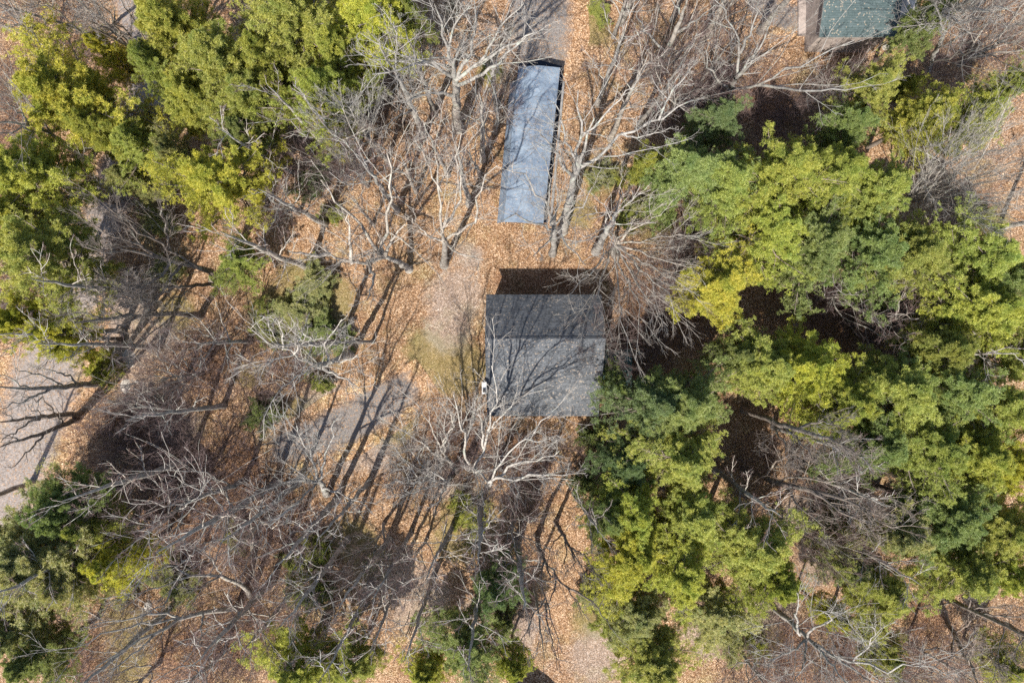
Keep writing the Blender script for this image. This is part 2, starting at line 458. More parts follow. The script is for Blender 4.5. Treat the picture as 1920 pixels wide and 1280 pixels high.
def pine_meshes(name, rng, h, R, shape='pine'):
    """trunk mesh and needle crown mesh of a white pine standing at the origin"""
    lean = rng.normal(size=2) * .02 * h
    tk = np.array([[0, 0, 0, .022 * h * .8], [lean[0] * .4, lean[1] * .4, h * .5, .013 * h * .8], [lean[0], lean[1], h * .98, .03]])
    T = resample(tk, 16)
    az0 = rng.random(6) * 6.28; am = rng.random(6) * .26 + .04
    base = .40 if shape == 'pine' else .03
    nb = 110 if shape == 'pine' else 60
    starts, ends, mids, rads = [], [], [], []
    for i in range(nb):
        t = base + (1 - base) * ((i + rng.random()) / nb) ** .9
        az = i * 2.399 + rng.normal() * .35
        prof = min(1.0, (1 - t) * 1.9 + .10) * (0.75 + .25 * min(1, (t - base) * 3.5))
        lob = 1 + sum(am[k] * math.sin((k + 1) * az + az0[k] + t * 2) for k in range(6)) * 1.1
        ln = R * prof * max(.4, lob) * (.62 + .45 * rng.random())
        j = t * 15; a = int(min(j, 14)); b = T[a] * (1 - j + a) + T[a + 1] * (j - a)
        up = .12 + .9 * max(0, t - .55) + .08 * rng.normal()
        d = np.array([math.cos(az), math.sin(az), up]); d /= np.linalg.norm(d)
        sd = np.array([-math.sin(az), math.cos(az), 0]) * rng.normal() * .12
        s = b[:3]; m = s + (d + sd) * ln * .5; e = s + d * ln + np.array([0, 0, ln * .14])
        starts.append(s); mids.append(m); ends.append(e); rads.append(.012 + .014 * ln)
    P = np.stack([resample([s, m, e], 8) for s, m, e in zip(starts, mids, ends)])
    R0 = np.array(rads)[:, None] * np.linspace(1, .3, 8)[None]
    P2, R2 = grow(rng, P, R0, 11, .25, 1.0, 50, 12, .32, .05, .10, 5, .5, rmin=.008, flat=.3)
    P3, R3 = grow(rng, P2, R2, 5, .15, 1.0, 45, 12, .5, .08, .12, 4, .5, rmin=.006, flat=.1)
    # needle tufts
    tc, td = [], []
    for Q, cnt, a0 in ((P, 5, .55), (P2, 4, .3), (P3, 3, .3)):
        n, k, _ = Q.shape
        t = a0 + (1 - a0) * (np.arange(cnt)[None] + .6 + .4 * rng.random((n, cnt))) / cnt
        f = np.clip(t, 0, .999) * (k - 1); i = f.astype(int); w = (f - i)[..., None]; ar = np.arange(n)[:, None]
        tc.append((Q[ar, i] * (1 - w) + Q[ar, i + 1] * w).reshape(-1, 3)); td.append(unit(Q[ar, i + 1] - Q[ar, i]).reshape(-1, 3))
    C = np.concatenate(tc); D = np.concatenate(td)
    C = C + rng.normal(size=C.shape) * .06
    if shape == 'pine': keep = C[:, 2] > h * (base - .02)
    else: keep = C[:, 2] > .05
    C, D = C[keep], D[keep]
    nbld = 11
    n = len(C)
    D = D + np.array([0, 0, .55])
    dirs = unit(unit(D)[:, None] * .75 + unit(rng.normal(size=(n, nbld, 3))))
    ln = .125 * (.7 + .6 * rng.random((n, nbld, 1)))
    side = unit(np.cross(dirs, rng.normal(size=(n, nbld, 3)))) * .0105
    c = C[:, None] + dirs * .01
    tri = np.stack([c - side, c + side, c + dirs * ln + side * .5, c + dirs * ln - side * .5], axis=2).reshape(-1, 3)
    F = np.arange(len(tri)).reshape(-1, 4)
    crown = np_mesh(name + '_needles', tri, F, [M['needles']])
    wood = [(T[None, :, :3], T[None, :, 3], 8, 0), (P, R0, 4, 0), (P2, R2, 3, 0)]
    return tube_mesh(name + '_trunk', wood, [M['bark_dark']]), crown, n

# ---------------------------------------------------------------- ground, roads, drives
def smooth_noise(x, y, s): return noise.noise(Vector((x * s, y * s, 3.7)))

MOSS = [(860, 690, 60), (800, 660, 45), (745, 800, 35), (560, 770, 30), (1090, 400, 30), (880, 970, 60), (860, 1010, 50), (920, 140, 30), (1120, 60, 30),
        (1090, 40, 40), (1130, 330, 40), (1110, 1160, 40), (660, 1010, 45), (700, 1060, 40), (1870, 420, 30), (470, 700, 30), (330, 590, 40),
        (240, 1180, 50), (240, 1250, 50), (1430, 1200, 40), (1230, 420, 40), (600, 620, 60), (520, 590, 60), (620, 560, 50), (560, 530, 50), (250, 400, 60)]
SAND = [(855, 560, 60), (880, 480, 30), (840, 620, 50), (660, 850, 40), (620, 780, 70), (230, 660, 55), (260, 740, 45), (240, 580, 60), (130, 600, 80), (190, 420, 60),
        (980, 1180, 40), (900, 1150, 40), (1550, 1040, 60), (1500, 970, 50), (1330, 1180, 60), (1440, 1130, 60), (700, 840, 50), (1040, 120, 40),
        (1450, 40, 40), (830, 900, 40), (330, 800, 50), (300, 640, 40), (1120, 1230, 60), (780, 1120, 70), (70, 1100, 60)]
SHADE = [(945, 525, 25), (980, 530, 30), (1030, 530, 34), (1080, 530, 34), (1110, 530, 30), (700, 180, 55), (700, 300, 40), (1270, 190, 60), (1440, 190, 60), (1240, 580, 90), (1180, 640, 60), (850, 820, 60), (980, 860, 60), (250, 800, 70), (320, 860, 70),
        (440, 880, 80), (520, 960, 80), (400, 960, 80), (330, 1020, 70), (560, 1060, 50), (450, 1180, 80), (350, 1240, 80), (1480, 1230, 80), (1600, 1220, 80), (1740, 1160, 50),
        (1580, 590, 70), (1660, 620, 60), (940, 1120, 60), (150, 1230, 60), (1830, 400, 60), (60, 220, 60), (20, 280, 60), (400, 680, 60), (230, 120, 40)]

def field(blobs, x, y):
    v = 0.0
    for px, py, r in blobs:
        d2 = ((x - (px - 960) / S) ** 2 + (y - (640 - py) / S) ** 2) / (r / S) ** 2
        if d2 < 9: v = max(v, math.exp(-d2))
    return v

def build_ground():
    gx = np.concatenate([[-420, -250, -150, -100, -75, -60], np.linspace(-50, 50, 201), [60, 75, 100, 150, 250, 420]])
    gy = np.concatenate([[-420, -250, -150, -100, -75, -55, -45], np.linspace(-36, 36, 145), [45, 55, 75, 100, 150, 250, 420]])
    nx, ny = len(gx), len(gy)
    X, Y = np.meshgrid(gx, gy, indexing='ij')
    X = X.ravel(); Y = Y.ravel()
    Z = np.array([gz(x, y) for x, y in zip(X, Y)])
    idx = np.arange(nx * ny).reshape(nx, ny)
    F = np.stack([idx[:-1, :-1], idx[1:, :-1], idx[1:, 1:], idx[:-1, 1:]], -1).reshape(-1, 4)
    me = np_mesh('ground', np.stack([X, Y, Z], 1), F, [M['ground']], smooth=True)
    at = me.attributes.new('cover', 'FLOAT_COLOR', 'POINT')
    C = np.zeros((nx * ny, 4), dtype=np.float32); C[:, 3] = 1
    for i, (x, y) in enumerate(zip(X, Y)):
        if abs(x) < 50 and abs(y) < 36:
            C[i, :3] = field(MOSS, x, y), field(SAND, x, y), field(SHADE, x, y)
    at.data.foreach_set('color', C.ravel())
    tag(link('ground', me), kind='structure')

def strip(name, path, mat, lift=0.02):
    """road sheet along a centreline given as (px, py, half width in metres), draped on the ground"""
    pts = np.array([[*wp(p[0], p[1])[:2], p[2]] for p in path])
    n = int(np.linalg.norm(np.diff(pts[:, :2], axis=0), axis=1).sum() / 0.5) + 2
    Q = resample(pts, n)
    for _ in range(6): Q[1:-1] = (Q[:-2] + Q[1:-1] * 2 + Q[2:]) / 4
    T = unit(np.gradient(Q[:, :2], axis=0)); N = np.stack([-T[:, 1], T[:, 0]], 1)
    cross = np.linspace(-1, 1, 15)
    V, E = [], []
    for q, nn in zip(Q, N):
        for c in cross:
            w = q[2] * (1 + .16 * smooth_noise(q[0] + c * 9, q[1], .35))
            x, y = q[0] + nn[0] * c * w, q[1] + nn[1] * c * w
            V.append((x, y, gz(x, y) + lift)); E.append(1 - abs(c))
    m = len(cross); idx = np.arange(n * m).reshape(n, m)
    F = np.stack([idx[:-1, :-1], idx[1:, :-1], idx[1:, 1:], idx[:-1, 1:]], -1).reshape(-1, 4)
    a, b, c = (np.array(V[F[0][i]]) for i in range(3))
    if np.cross(b - a, c - a)[2] < 0: F = F[:, ::-1]
    me = np_mesh(name, np.array(V), F, [mat], smooth=True)
    at = me.attributes.new('edge', 'FLOAT_COLOR', 'POINT')
    C = np.ones((len(V), 4), dtype=np.float32)
    e = np.clip(np.array(E) * 1.6, 0, 1)
    ends = np.minimum(np.arange(n), np.arange(n)[::-1]) / 4.0
    e = np.minimum(e, np.clip(np.repeat(ends, m), 0, 1)) 
    C[:, 0] = e
    at.data.foreach_set('color', C.ravel())
    return tag(link(name, me), kind='structure')

build_ground()
strip('dirt_road', [(235, -60, 2.8), (262, 40, 2.6), (285, 110, 2.4), (262, 230, 2.4), (215, 340, 2.4), (185, 440, 2.5), (120, 600, 3.4), (80, 720, 4.3), (45, 840, 3.8), (10, 950, 3.0), (-40, 1060, 3.0)], M['dirt'])
strip('driveway', [(1010, -60, 3.6), (1015, 20, 3.8), (1015, 80, 3.4), (1012, 150, 2.2)], M['gravel'])
strip('house_drive', [(480, 850, 1.4), (560, 832, 2.0), (640, 800, 2.6), (720, 755, 2.4), (800, 700, 1.4)], M['gravel'])
strip('parking_pad', [(1400, -40, 1.6), (1430, 20, 1.7), (1480, 35, 1.6), (1530, 40, 1.3)], M['gravel'])

# ---------------------------------------------------------------- the house
def roof_slab(name, quad, mats, th=0.12, parent=None, loc=(0, 0, 0)):
    b = PB(); low = [(x, y, z - th) for x, y, z in quad]
    b.prism(low, quad, 1, caps=False); b.quad(quad, 0); b.quad(low[::-1], 1)
    return b.build(name, mats, parent, loc)

def build_house():
    r = tag(empty('house', (2.25, -0.9, 0)), 'house with a steep charcoal shingled gable roof beside the yellow mossy yard', 'house')
    X0, X1 = -4.06, 4.02
    yr, zr = 1.08, 5.6                           # ridge
    yn, zn, ys, zs = 4.2, 3.25, -4.5, 1.75
    roof = roof_slab('roof', [(X0, ys, zs), (X1, ys, zs), (X1, yr, zr), (X0, yr, zr)], [M['shingle'], M['trim']], parent=r)
    roof_slab('roof', [(X0, yr, zr), (X1, yr, zr), (X1, yn, zn), (X0, yn, zn)], [M['shingle'], M['trim']], parent=r)
    cap = PB()
    cap.prism([(X0, yr - .16, zr - .085), (X1, yr - .16, zr - .085), (X1, yr + .16, zr - .09), (X0, yr + .16, zr - .09)],
              [(X0, yr - .02, zr + .03), (X1, yr - .02, zr + .03), (X1, yr + .02, zr + .03), (X0, yr + .02, zr + .03)])
    cap.build('ridge_cap', M['shingle'], roof)
    w = PB()
    a, b_, s, n = X0 + .3, X1 - .3, ys + .35, yn - .35
    def zat(y): return (zs + (y - ys) * (zr - zs) / (yr - ys) if y < yr else zr + (y - yr) * (zn - zr) / (yn - yr)) - .14
    prof = [(s, -.2), (n, -.2), (n, zat(n)), (yr, zat(yr)), (s, zat(s))]
    w.prism([(a, y, z) for y, z in prof], [(b_, y, z) for y, z in prof])
    w.build('wall', M['wall'], r)
    ch = PB(); ch.box(-4.33, -4.0, -2.72, -1.9, -.1, 4.15); c = ch.build('chimney', M['block'], r)
    fl = PB(); fl.box(-4.26, -4.08, -2.6, -2.35, 4.153, 4.3); fl.build('flue', M['dark'], c)
    # dark green porch roof at the east side, on posts
    p = roof_slab('porch_roof', [(4.06, -2.5, 2.35), (6.4, -2.5, 2.0), (6.4, .35, 2.0), (4.06, .35, 2.35)], [M['green_panel'], M['green_panel']], .06, r)
    for y in (-2.35, .2):
        q = PB(); q.box(6.15, 6.27, y - .06, y + .06, -.1, 1.95); q.build('post', M['wall'], r)
    d = PB(); d.box(3.725, 3.78, -1.6, -.7, .15, 2.15); dd = d.build('door', M['trim'], r)
    g = PB(); g.box(3.785, 3.83, -1.52, -1.46, 1.05, 1.11); g.build('handle', M['steel'], dd)
build_house()

# ---------------------------------------------------------------- long canopy
def build_canopy():
    r = tag(empty('canopy', (0, 0, 0)), 'long narrow blue grey gabled canopy in front of the gravel drive', 'canopy')
    NW, NE = wp(972, 125, 1.75)[:2], wp(1050, 127, 1.75)[:2]
    SW, SE = wp(945, 416, 1.75)[:2], wp(1018, 422, 1.75)[:2]
    NP, SP = ((NW[0] + NE[0]) / 2, (NW[1] + NE[1]) / 2 - .06), ((SW[0] + SE[0]) / 2, (SW[1] + SE[1]) / 2 - .02)
    n, m = 45, 15
    V = []
    for i in range(n):
        t = i / (n - 1)
        L = np.array(NW) * (1 - t) + np.array(SW) * t; R = np.array(NE) * (1 - t) + np.array(SE) * t; P = np.array(NP) * (1 - t) + np.array(SP) * t
        sag = .035 * (1 - abs(math.cos(t * math.pi * 8)))
        for j in range(m):
            u = j / (m - 1) * 2 - 1
            q = L * -u + P * (1 + u) if u < 0 else P * (1 - u) + R * u
            z = 1.75 + .42 * (1 - abs(u)) ** .9 - sag * (1 - abs(u)) * 1.5 + .05 * smooth_noise(q[0], q[1], .9) + .02 * smooth_noise(q[0], q[1], 2.3)
            V.append((q[0], q[1], z))
    V = np.array(V); low = V.copy(); low[:, 2] -= .02
    idx = np.arange(n * m).reshape(n, m)
    F = np.stack([idx[:-1, :-1], idx[1:, :-1], idx[1:, 1:], idx[:-1, 1:]], -1).reshape(-1, 4)
    F2 = F[:, ::-1] + n * m
    me = np_mesh('cover', np.concatenate([V, low]), np.concatenate([F, F2]), [M['tarp']], smooth=True)
    link('cover', me, r)
    # sloping skirt on the west side, upright one in the east, pale curb boards on the ground
    def side(name, a, b, za, off, zb, mat, th=.02, i0=0.0):
        a = np.array(a); b = np.array(b); a = a + (b - a) * i0
        nrm = unit(np.array([-(b - a)[1], (b - a)[0]])) * (1 if off > 0 else -1)
        o = nrm * abs(off)
        p = PB()
        q1 = [(a[0], a[1], za), (b[0], b[1], za), (b[0] + o[0], b[1] + o[1], zb), (a[0] + o[0], a[1] + o[1], zb)]
        q2 = [(x + nrm[0] * th, y + nrm[1] * th, z) for x, y, z in q1]
        p.prism(q1, q2); return p.build(name, mat, r)
    side('side_skirt', NW, SW, 1.72, -.5, .9, M['tarp'], .02, .08)
    side('side_skirt', NE, SE, 1.72, .04, .5, M['tarp'])
    NEg = wp(1056, 140, .1)[:2]; SEg = wp(1030, 424, .1)[:2]
    side('curb_board', NEg, SEg, .16, .12, .12, M['block_dull'], .04, .05)
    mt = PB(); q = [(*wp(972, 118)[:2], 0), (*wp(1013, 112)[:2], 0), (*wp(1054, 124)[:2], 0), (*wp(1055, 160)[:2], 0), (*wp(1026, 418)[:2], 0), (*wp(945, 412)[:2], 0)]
    mt.prism([(x, y, -.2) for x, y, z in q][::-1], [(x, y, gz(x, y) + .05) for x, y, z in q][::-1]); mt.build('floor_shade', M['mat'], r)  # dark sheet added as painted shade below and beyond the cover
    def lerp(a, b, t): return np.array(a) * (1 - t) + np.array(b) * t
    for k in range(6):
        t = .01 + .98 * k / 5
        L, R, P = lerp(NW, SW, t), lerp(NE, SE, t), lerp(NP, SP, t)
        pts = [[(L[0] + .08, L[1], -.05), (L[0] + .08, L[1], 1.68)], [(L[0] + .08, L[1], 1.68), (P[0], P[1], 2.09)],
               [(P[0], P[1], 2.09), (R[0] - .08, R[1], 1.68)], [(R[0] - .08, R[1], 1.68), (R[0] - .08, R[1], -.05)]]
        Pm = np.array([resample(q, 3) for q in pts]); Rm = np.full((4, 3), .03)
        link('frame_bow', tube_mesh('frame_bow', [(Pm, Rm, 8, 0)], [M['steel']]), r)
build_canopy()

# ---------------------------------------------------------------- second house, shed
def build_house2():
    r = tag(empty('house', (24.3, 24.0, 0)), 'house with a teal grey roof and concrete apron at the top edge', 'house')
    x0, x1 = -2.7, 2.72
    y0, z0, yr, zr, y1 = -2.62, 3.2, 1.8, 4.7, 6.2
    roof_slab('roof', [(x0, y0, z0), (x1, y0, z0), (x1, yr, zr), (x0, yr, zr)], [M['shingle_green'], M['trim']], parent=r)
    roof_slab('roof', [(x0, yr, zr), (x1, yr, zr), (x1, y1, z0), (x0, y1, z0)], [M['shingle_green'], M['trim']], parent=r)
    w = PB(); prof = [(y0 + .3, -.2), (y1 - .3, -.2), (y1 - .3, z0 - .05), (yr, zr - .16), (y0 + .3, z0 - .05)]
    w.prism([(x0 + .3, y, z) for y, z in prof], [(x1 - .3, y, z) for y, z in prof]); w.build('wall', M['concrete'], r)
    a = PB(); a.box(-1.6, .6, -1.95, -1.15, -.1, .16); a.build('front_apron', M['concrete'], r)
    a = PB(); a.prism([(-2.15, -1.8, -.1), (-2.02, -1.1, -.1), (-2.02, 5.5, -.1), (-2.1, 5.5, -.1)], [(-2.15, -1.8, .7), (-2.02, -1.1, .7), (-2.02, 5.5, .7), (-2.1, 5.5, .7)])
    a.build('step_edge', M['concrete'], r)
    a = PB(); a.box(-2.95, -2.2, -1.2, 5.5, -.1, .34); a.build('side_terrace', M['concrete'], r)
    t = tag(empty('boulder', wp(1702, 8)), 'large pale flat boulder right of the teal grey roof', 'boulder')
    return r
build_house2()

def boulder(px, py, rx, ry, h, label, seed, mat='stone', root=None, z=0, rz=0.0):
    bpy_rng = np.random.default_rng(seed)
    n, m = 14, 9
    V = [(0, 0, h)]
    for j in range(1, m):
        ph = j / (m - 1) * math.pi * .62
        for i in range(n):
            th = i / n * 2 * math.pi
            k = 1 + .28 * noise.noise(Vector((math.cos(th) * 1.3 + seed, math.sin(th) * 1.3, ph * 1.2)))
            V.append((math.cos(th) * math.sin(ph) * rx * k, math.sin(th) * math.sin(ph) * ry * k, h * (math.cos(ph) * k + .05)))
    F = [(0, 1 + i, 1 + (i + 1) % n) for i in range(n)]
    for j in range(m - 2):
        for i in range(n):
            a = 1 + j * n
            F.append((a + i, a + n + i, a + n + (i + 1) % n, a + (i + 1) % n))
    me = bpy.data.meshes.new('boulder'); me.from_pydata(V, [], F); me.materials.append(M[mat]); me.update()
    x, y, _ = wp(px, py)
    o = link('boulder', me, None, (x, y, gz(x, y) - .05)); o.rotation_euler = (0, 0, rz)
    return tag(o, label, 'rock')
for o in [o for o in bpy.data.objects if o.name == 'boulder']: bpy.data.objects.remove(o)
boulder(1700, 10, .75, 1.3, .5, 'large pale flat rock at the east end of the teal grey roof', 2)
boulder(243, 672, .5, .8, .14, 'long flat pale ledge rock beside the dirt road', 5)
boulder(236, 724, .45, .55, .14, 'flat pale ledge rock below the long ledge rock', 8)
boulder(258, 715, .16, .14, .2, 'small pale stone right of the two ledge rocks', 9)
boulder(549, 906, .42, .32, .4, 'round grey rock lying by the end of the gravel drive', 12)
boulder(277, 1137, .28, .4, .3, 'pale grey stone among leaves between lower left trunks', 14)
boulder(1662, 88, .3, .22, .25, 'pale stone in the leaves below the teal roof corner', 15)

def build_shed():
    x, y = .95, -28.1
    r = tag(empty('shed', (x, y, 0), math.radians(-38)), 'small dark brown shed whose corner shadow cuts the bottom edge', 'shed')
    a = 1.75
    roof_slab('roof', [(-a, -a, 2.2), (0, -a, 2.45), (0, a, 2.45), (-a, a, 2.2)], [M['shingle_brown'], M['shingle_brown']], parent=r)
    roof_slab('roof', [(0, -a, 2.45), (a, -a, 2.2), (a, a, 2.2), (0, a, 2.45)], [M['shingle_brown'], M['shingle_brown']], parent=r)
    w = PB(); prof = [(-a + .2, -.2), (a - .2, -.2), (a - .2, 2.1), (0, 2.3), (-a + .2, 2.1)]
    w.prism([(u, -a + .2, z) for u, z in prof], [(u, a - .2, z) for u, z in prof]); w.build('wall', M['wall'], r)
build_shed()

def build_stakes():
    rg = random.Random(4)
    x0, y0, _ = wp(795, 1174)
    r = tag(empty('stake_fence', (x0, y0, gz(x0, y0))), 'short double row of upright weathered stakes at lower centre', 'fence')
    for row in range(2):
        for i in range(14):
            x, y, _ = wp(765 + i * 4.5 + row * 2 + rg.uniform(-1, 1), 1164 + row * 13 + rg.uniform(-2, 2))
            x -= x0; y -= y0; h = rg.uniform(.8, 1.35); s = rg.uniform(.035, .055); tx, ty = rg.uniform(-.15, .15), rg.uniform(-.12, .1)
            q = PB(); n = 6
            c = [(math.cos(k / n * 6.283) * s, math.sin(k / n * 6.283) * s) for k in range(n)]
            q.prism([(x + a, y + e, -.15) for a, e in c], [(x + tx + a * .8, y + ty + e * .8, h) for a, e in c], 0)
            q.prism([(x + tx + a * .8, y + ty + e * .8, h + .002) for a, e in c], [(x + tx * 1.08 + a * .1, y + ty * 1.08 + e * .1, h + .12) for a, e in c], 1)
            q.build('stake', [M['bark_dark'], M['bark']], r)
        w = PB(); ya = wp(0, 1166 + row * 13)[1] - y0
        w.box(wp(762, 0)[0] - x0, wp(826, 0)[0] - x0, ya - .02, ya + .02, .45, .5); w.build('rail', M['bark_dark'], r)
build_stakes()

# ---------------------------------------------------------------- leafless trees traced from their trunks and limbs
BN = [0]
def traced(label, base, r0, trunk, limbs=(), style='oak', dark=False, density=1.0, extra=0, bough=.36):
    BN[0] += 1
    rng = np.random.default_rng(100 + BN[0])
    bx, by, _ = wp(*base); r0 *= 1.0
    T = [(bx, by, gz(bx, by) - .15, r0)]
    n = len(trunk)
    for i, (px, py, z) in enumerate(trunk):
        T.append((*wp(px, py, z), r0 * (1 - .5 * (i + 1) / n) if n < 4 else r0 * (1 - .85 * (i + 1) / n)))
    T = np.array(T)
    Ls = []
    if n < 4:     # the trunk carries on inside the crown
        d = unit(T[-1, :3] - T[-2, :3]) * .5 + np.array([0, 0, .6])
        Ls.append(np.array([T[-1] * 1, [*(T[-1, :3] + d * 2), T[-1, 3] * .6], [*(T[-1, :3] + d * 4.5 + rng.normal(size=3) * .4), T[-1, 3] * .2]]))
    for l in limbs:
        zs = l[0][2]
        ra = r0 * bough * (1.0 if zs < 11 else .62)
        m = len(l)
        Ls.append(np.array([[*wp(*p), ra * (1 - .78 * i / (m - 1))] for i, p in enumerate(l)]))
    R = resample(T, 12)
    for i in range(extra):
        j = int(4 + 7 * (i + rng.random()) / max(extra, 1)); b = R[min(j, 11)]
        az = rng.random() * 6.28; ln = 1.6 + 1.8 * rng.random()
        o = np.array([math.cos(az) * ln, math.sin(az) * ln, ln * (.5 + .5 * rng.random())])
        rr = max(.025, b[3] * .45)
        Ls.append(np.array([[*b[:3], rr], [*(b[:3] + o * .5), rr * .7], [*(b[:3] + o + rng.normal(size=3) * .2), rr * .3]]))
    off = np.array([bx, by, 0])
    T[:, :3] -= off
    for l in Ls: l[:, :3] -= off
    bk = (M['bark_dark'], M['twig']) if dark else (M['bark'], M['twig'])  # shade painted in: trees seen from their unlit side get darker bark
    a, b = bare_meshes('leafless', rng, T, Ls, style, bk, density)
    e = tag(empty('leafless_tree', (bx, by, 0)), label, 'tree', 'leafless trees')
    link('trunk', a, e); link('branches', b, e)
    return e


W = 'leafless tree '
traced('pale leafless oak leaning over the lower end of the blue grey canopy', (1036, 476), .24, [(1040, 445, 5), (1037, 422, 9)],
       [[(1037, 422, 9), (1029, 392, 11), (1010, 360, 13), (985, 330, 14.5), (955, 305, 16)], [(1029, 392, 11), (1033, 340, 13), (1020, 290, 15)],
        [(1037, 422, 9), (1060, 405, 11), (1090, 385, 13), (1110, 350, 15)], [(1038, 430, 8), (1010, 420, 10), (970, 405, 12), (940, 415, 13)], [(1037, 422, 9), (1046, 390, 11), (1043, 330, 14)],
        [(1037, 425, 9), (1030, 450, 11), (1000, 480, 13)], [(1037, 425, 9), (1060, 450, 11), (1100, 500, 13)]], density=.8)
traced('thick pale leafless oak forking high just east of the canopy', (1054, 432), .34, [(1062, 400, 4), (1070, 360, 8), (1080, 325, 10)],
       [[(1080, 325, 10), (1082, 295, 12), (1092, 255, 14), (1090, 215, 16), (1080, 170, 17.5)], [(1092, 255, 14), (1115, 235, 15), (1160, 190, 16), (1195, 150, 17.5)],
        [(1085, 315, 10.5), (1120, 295, 12), (1165, 250, 13.5), (1235, 225, 15), (1300, 190, 16.5)], [(1165, 250, 13.5), (1190, 260, 14), (1260, 240, 16)],
        [(1080, 300, 12), (1060, 260, 13.5), (1050, 215, 15), (1030, 180, 16)], [(1078, 330, 9.5), (1060, 320, 11), (1040, 280, 13), (1015, 250, 15)], [(1235, 225, 15), (1260, 170, 16), (1290, 140, 17)]], density=.8)
traced('big pale leafless tree fanning wide over the top gravel drive', (858, 240), .36, [(855, 200, 4), (855, 165, 8), (853, 146, 10)],
       [[(853, 146, 10), (820, 125, 12), (790, 118, 13), (750, 130, 15), (700, 140, 16)], [(853, 146, 10), (842, 95, 13), (828, 55, 15), (815, 10, 17)], [(842, 95, 13), (850, 50, 15), (880, 10, 17)],
        [(856, 150, 10), (880, 100, 13), (895, 50, 15), (890, 0, 17)], [(856, 150, 10), (900, 115, 12), (950, 85, 14), (1010, 60, 16)], [(860, 160, 9), (910, 135, 12), (960, 100, 14), (985, 70, 15)],
        [(900, 115, 12), (940, 50, 15), (985, 5, 17)], [(852, 180, 7), (800, 175, 9), (760, 190, 11)]])
traced('mottled leafless trunk leaning up left toward the yellow pines', (792, 258), .28, [(782, 225, 4), (764, 185, 8), (748, 150, 11), (735, 125, 14)],
       [[(748, 150, 11), (720, 130, 14), (690, 90, 16)], [(740, 135, 13), (745, 90, 15), (740, 40, 17)], [(764, 185, 8), (790, 172, 10), (830, 165, 12)], [(735, 125, 13.5), (715, 95, 16), (700, 60, 17.5)],
        [(775, 205, 6), (750, 215, 8), (720, 240, 10)]], density=.7)
traced('slender leafless tree with a brushy grey fan against the pines', (727, 303), .2, [(712, 285, 2.5), (695, 265, 5)],
       [[(695, 265, 5), (670, 235, 8), (640, 195, 11), (620, 170, 13)], [(695, 265, 5), (680, 230, 8), (668, 180, 11)], [(700, 272, 4), (665, 260, 7), (630, 250, 9), (600, 240, 11)],
        [(705, 278, 4), (680, 290, 7), (640, 290, 9)], [(695, 265, 5), (690, 220, 8), (700, 180, 10)]], 'fan')
traced('pale leafless oak standing left of the open yard with upright limbs', (833, 497), .27, [(834, 470, 4), (833, 450, 7)],
       [[(833, 450, 7), (830, 410, 10), (828, 360, 12), (822, 310, 14), (815, 270, 16)], [(828, 360, 12), (810, 330, 13), (795, 290, 15), (770, 250, 17)],
        [(833, 450, 7), (865, 435, 9), (898, 412, 11), (890, 372, 13), (905, 335, 15), (935, 310, 16)], [(831, 420, 9), (855, 400, 10), (862, 350, 12), (858, 300, 14), (862, 250, 16)],
        [(833, 455, 6.5), (800, 440, 8), (770, 410, 10)], [(833, 450, 7), (850, 470, 9), (905, 490, 12)]], density=.8)
traced('sprawling leafless oak with a thick lichened limb running to the left', (767, 505), .26, [(750, 492, 2), (722, 482, 4)],
       [[(722, 482, 4), (690, 490, 6), (660, 493, 7.5), (618, 477, 9), (580, 450, 11)], [(722, 482, 4), (718, 455, 6), (729, 410, 9), (734, 350, 12), (728, 290, 14)],
        [(722, 482, 4), (700, 455, 6), (668, 415, 8), (632, 378, 10), (600, 340, 12)], [(660, 493, 7.5), (655, 450, 9), (650, 400, 11)], [(618, 477, 9), (590, 480, 10), (540, 470, 12)],
        [(722, 482, 4), (735, 450, 7), (760, 420, 9)], [(690, 490, 6), (700, 520, 8), (690, 560, 10)]], bough=.55, density=.8)
traced('white limbed leafless oak sprawling flat over low green shrubs', (655, 664), .25, [(640, 668, 5), (615, 680, 9)],
       [[(615, 680, 9), (590, 683, 11), (550, 665, 12.5), (510, 643, 14), (465, 612, 16)], [(550, 665, 12.5), (562, 645, 13.5), (590, 635, 15)], [(590, 683, 11), (560, 700, 12.5), (520, 740, 14), (490, 790, 15)],
        [(615, 680, 9), (645, 678, 11), (672, 662, 13)], [(600, 690, 10), (640, 708, 12), (672, 728, 14)], [(550, 665, 12.5), (500, 680, 14), (440, 700, 15.5)], [(530, 655, 13), (530, 620, 14), (515, 590, 15)],
        [(615, 680, 9), (610, 640, 11), (640, 600, 13)]], density=.9)
traced('leafless maple whose white limbs reach over the lower roof edge', (872, 868), .26, [(876, 875, 4), (888, 878, 7)],
       [[(888, 878, 7), (908, 842, 9), (914, 806, 11), (925, 778, 12.5), (932, 735, 14), (925, 690, 15)], [(908, 842, 9), (905, 800, 11), (895, 760, 13)],
        [(888, 878, 7), (916, 904, 9), (945, 862, 11), (985, 822, 13), (1030, 775, 15)], [(916, 904, 9), (960, 868, 11), (1010, 862, 12), (1050, 850, 14)],
        [(930, 895, 10), (965, 900, 11.5), (1010, 888, 13), (1055, 890, 14)], [(985, 822, 13), (1010, 828, 14), (1045, 815, 15)], [(880, 870, 6), (870, 820, 9), (860, 780, 12), (850, 740, 14)],
        [(914, 806, 11), (940, 780, 13), (965, 755, 14)]], 'maple')
traced('slim leafless maple with a narrow white crown left of the roof corner', (856, 882), .2, [(848, 870, 4), (840, 862, 6)],
       [[(840, 862, 6), (826, 838, 8), (818, 815, 9), (800, 785, 11), (778, 760, 13)], [(832, 848, 7), (835, 815, 9), (832, 780, 11)], [(840, 862, 6), (810, 850, 8), (780, 820, 10), (750, 800, 12)],
        [(826, 838, 8), (850, 800, 10), (845, 770, 12)]], 'maple')
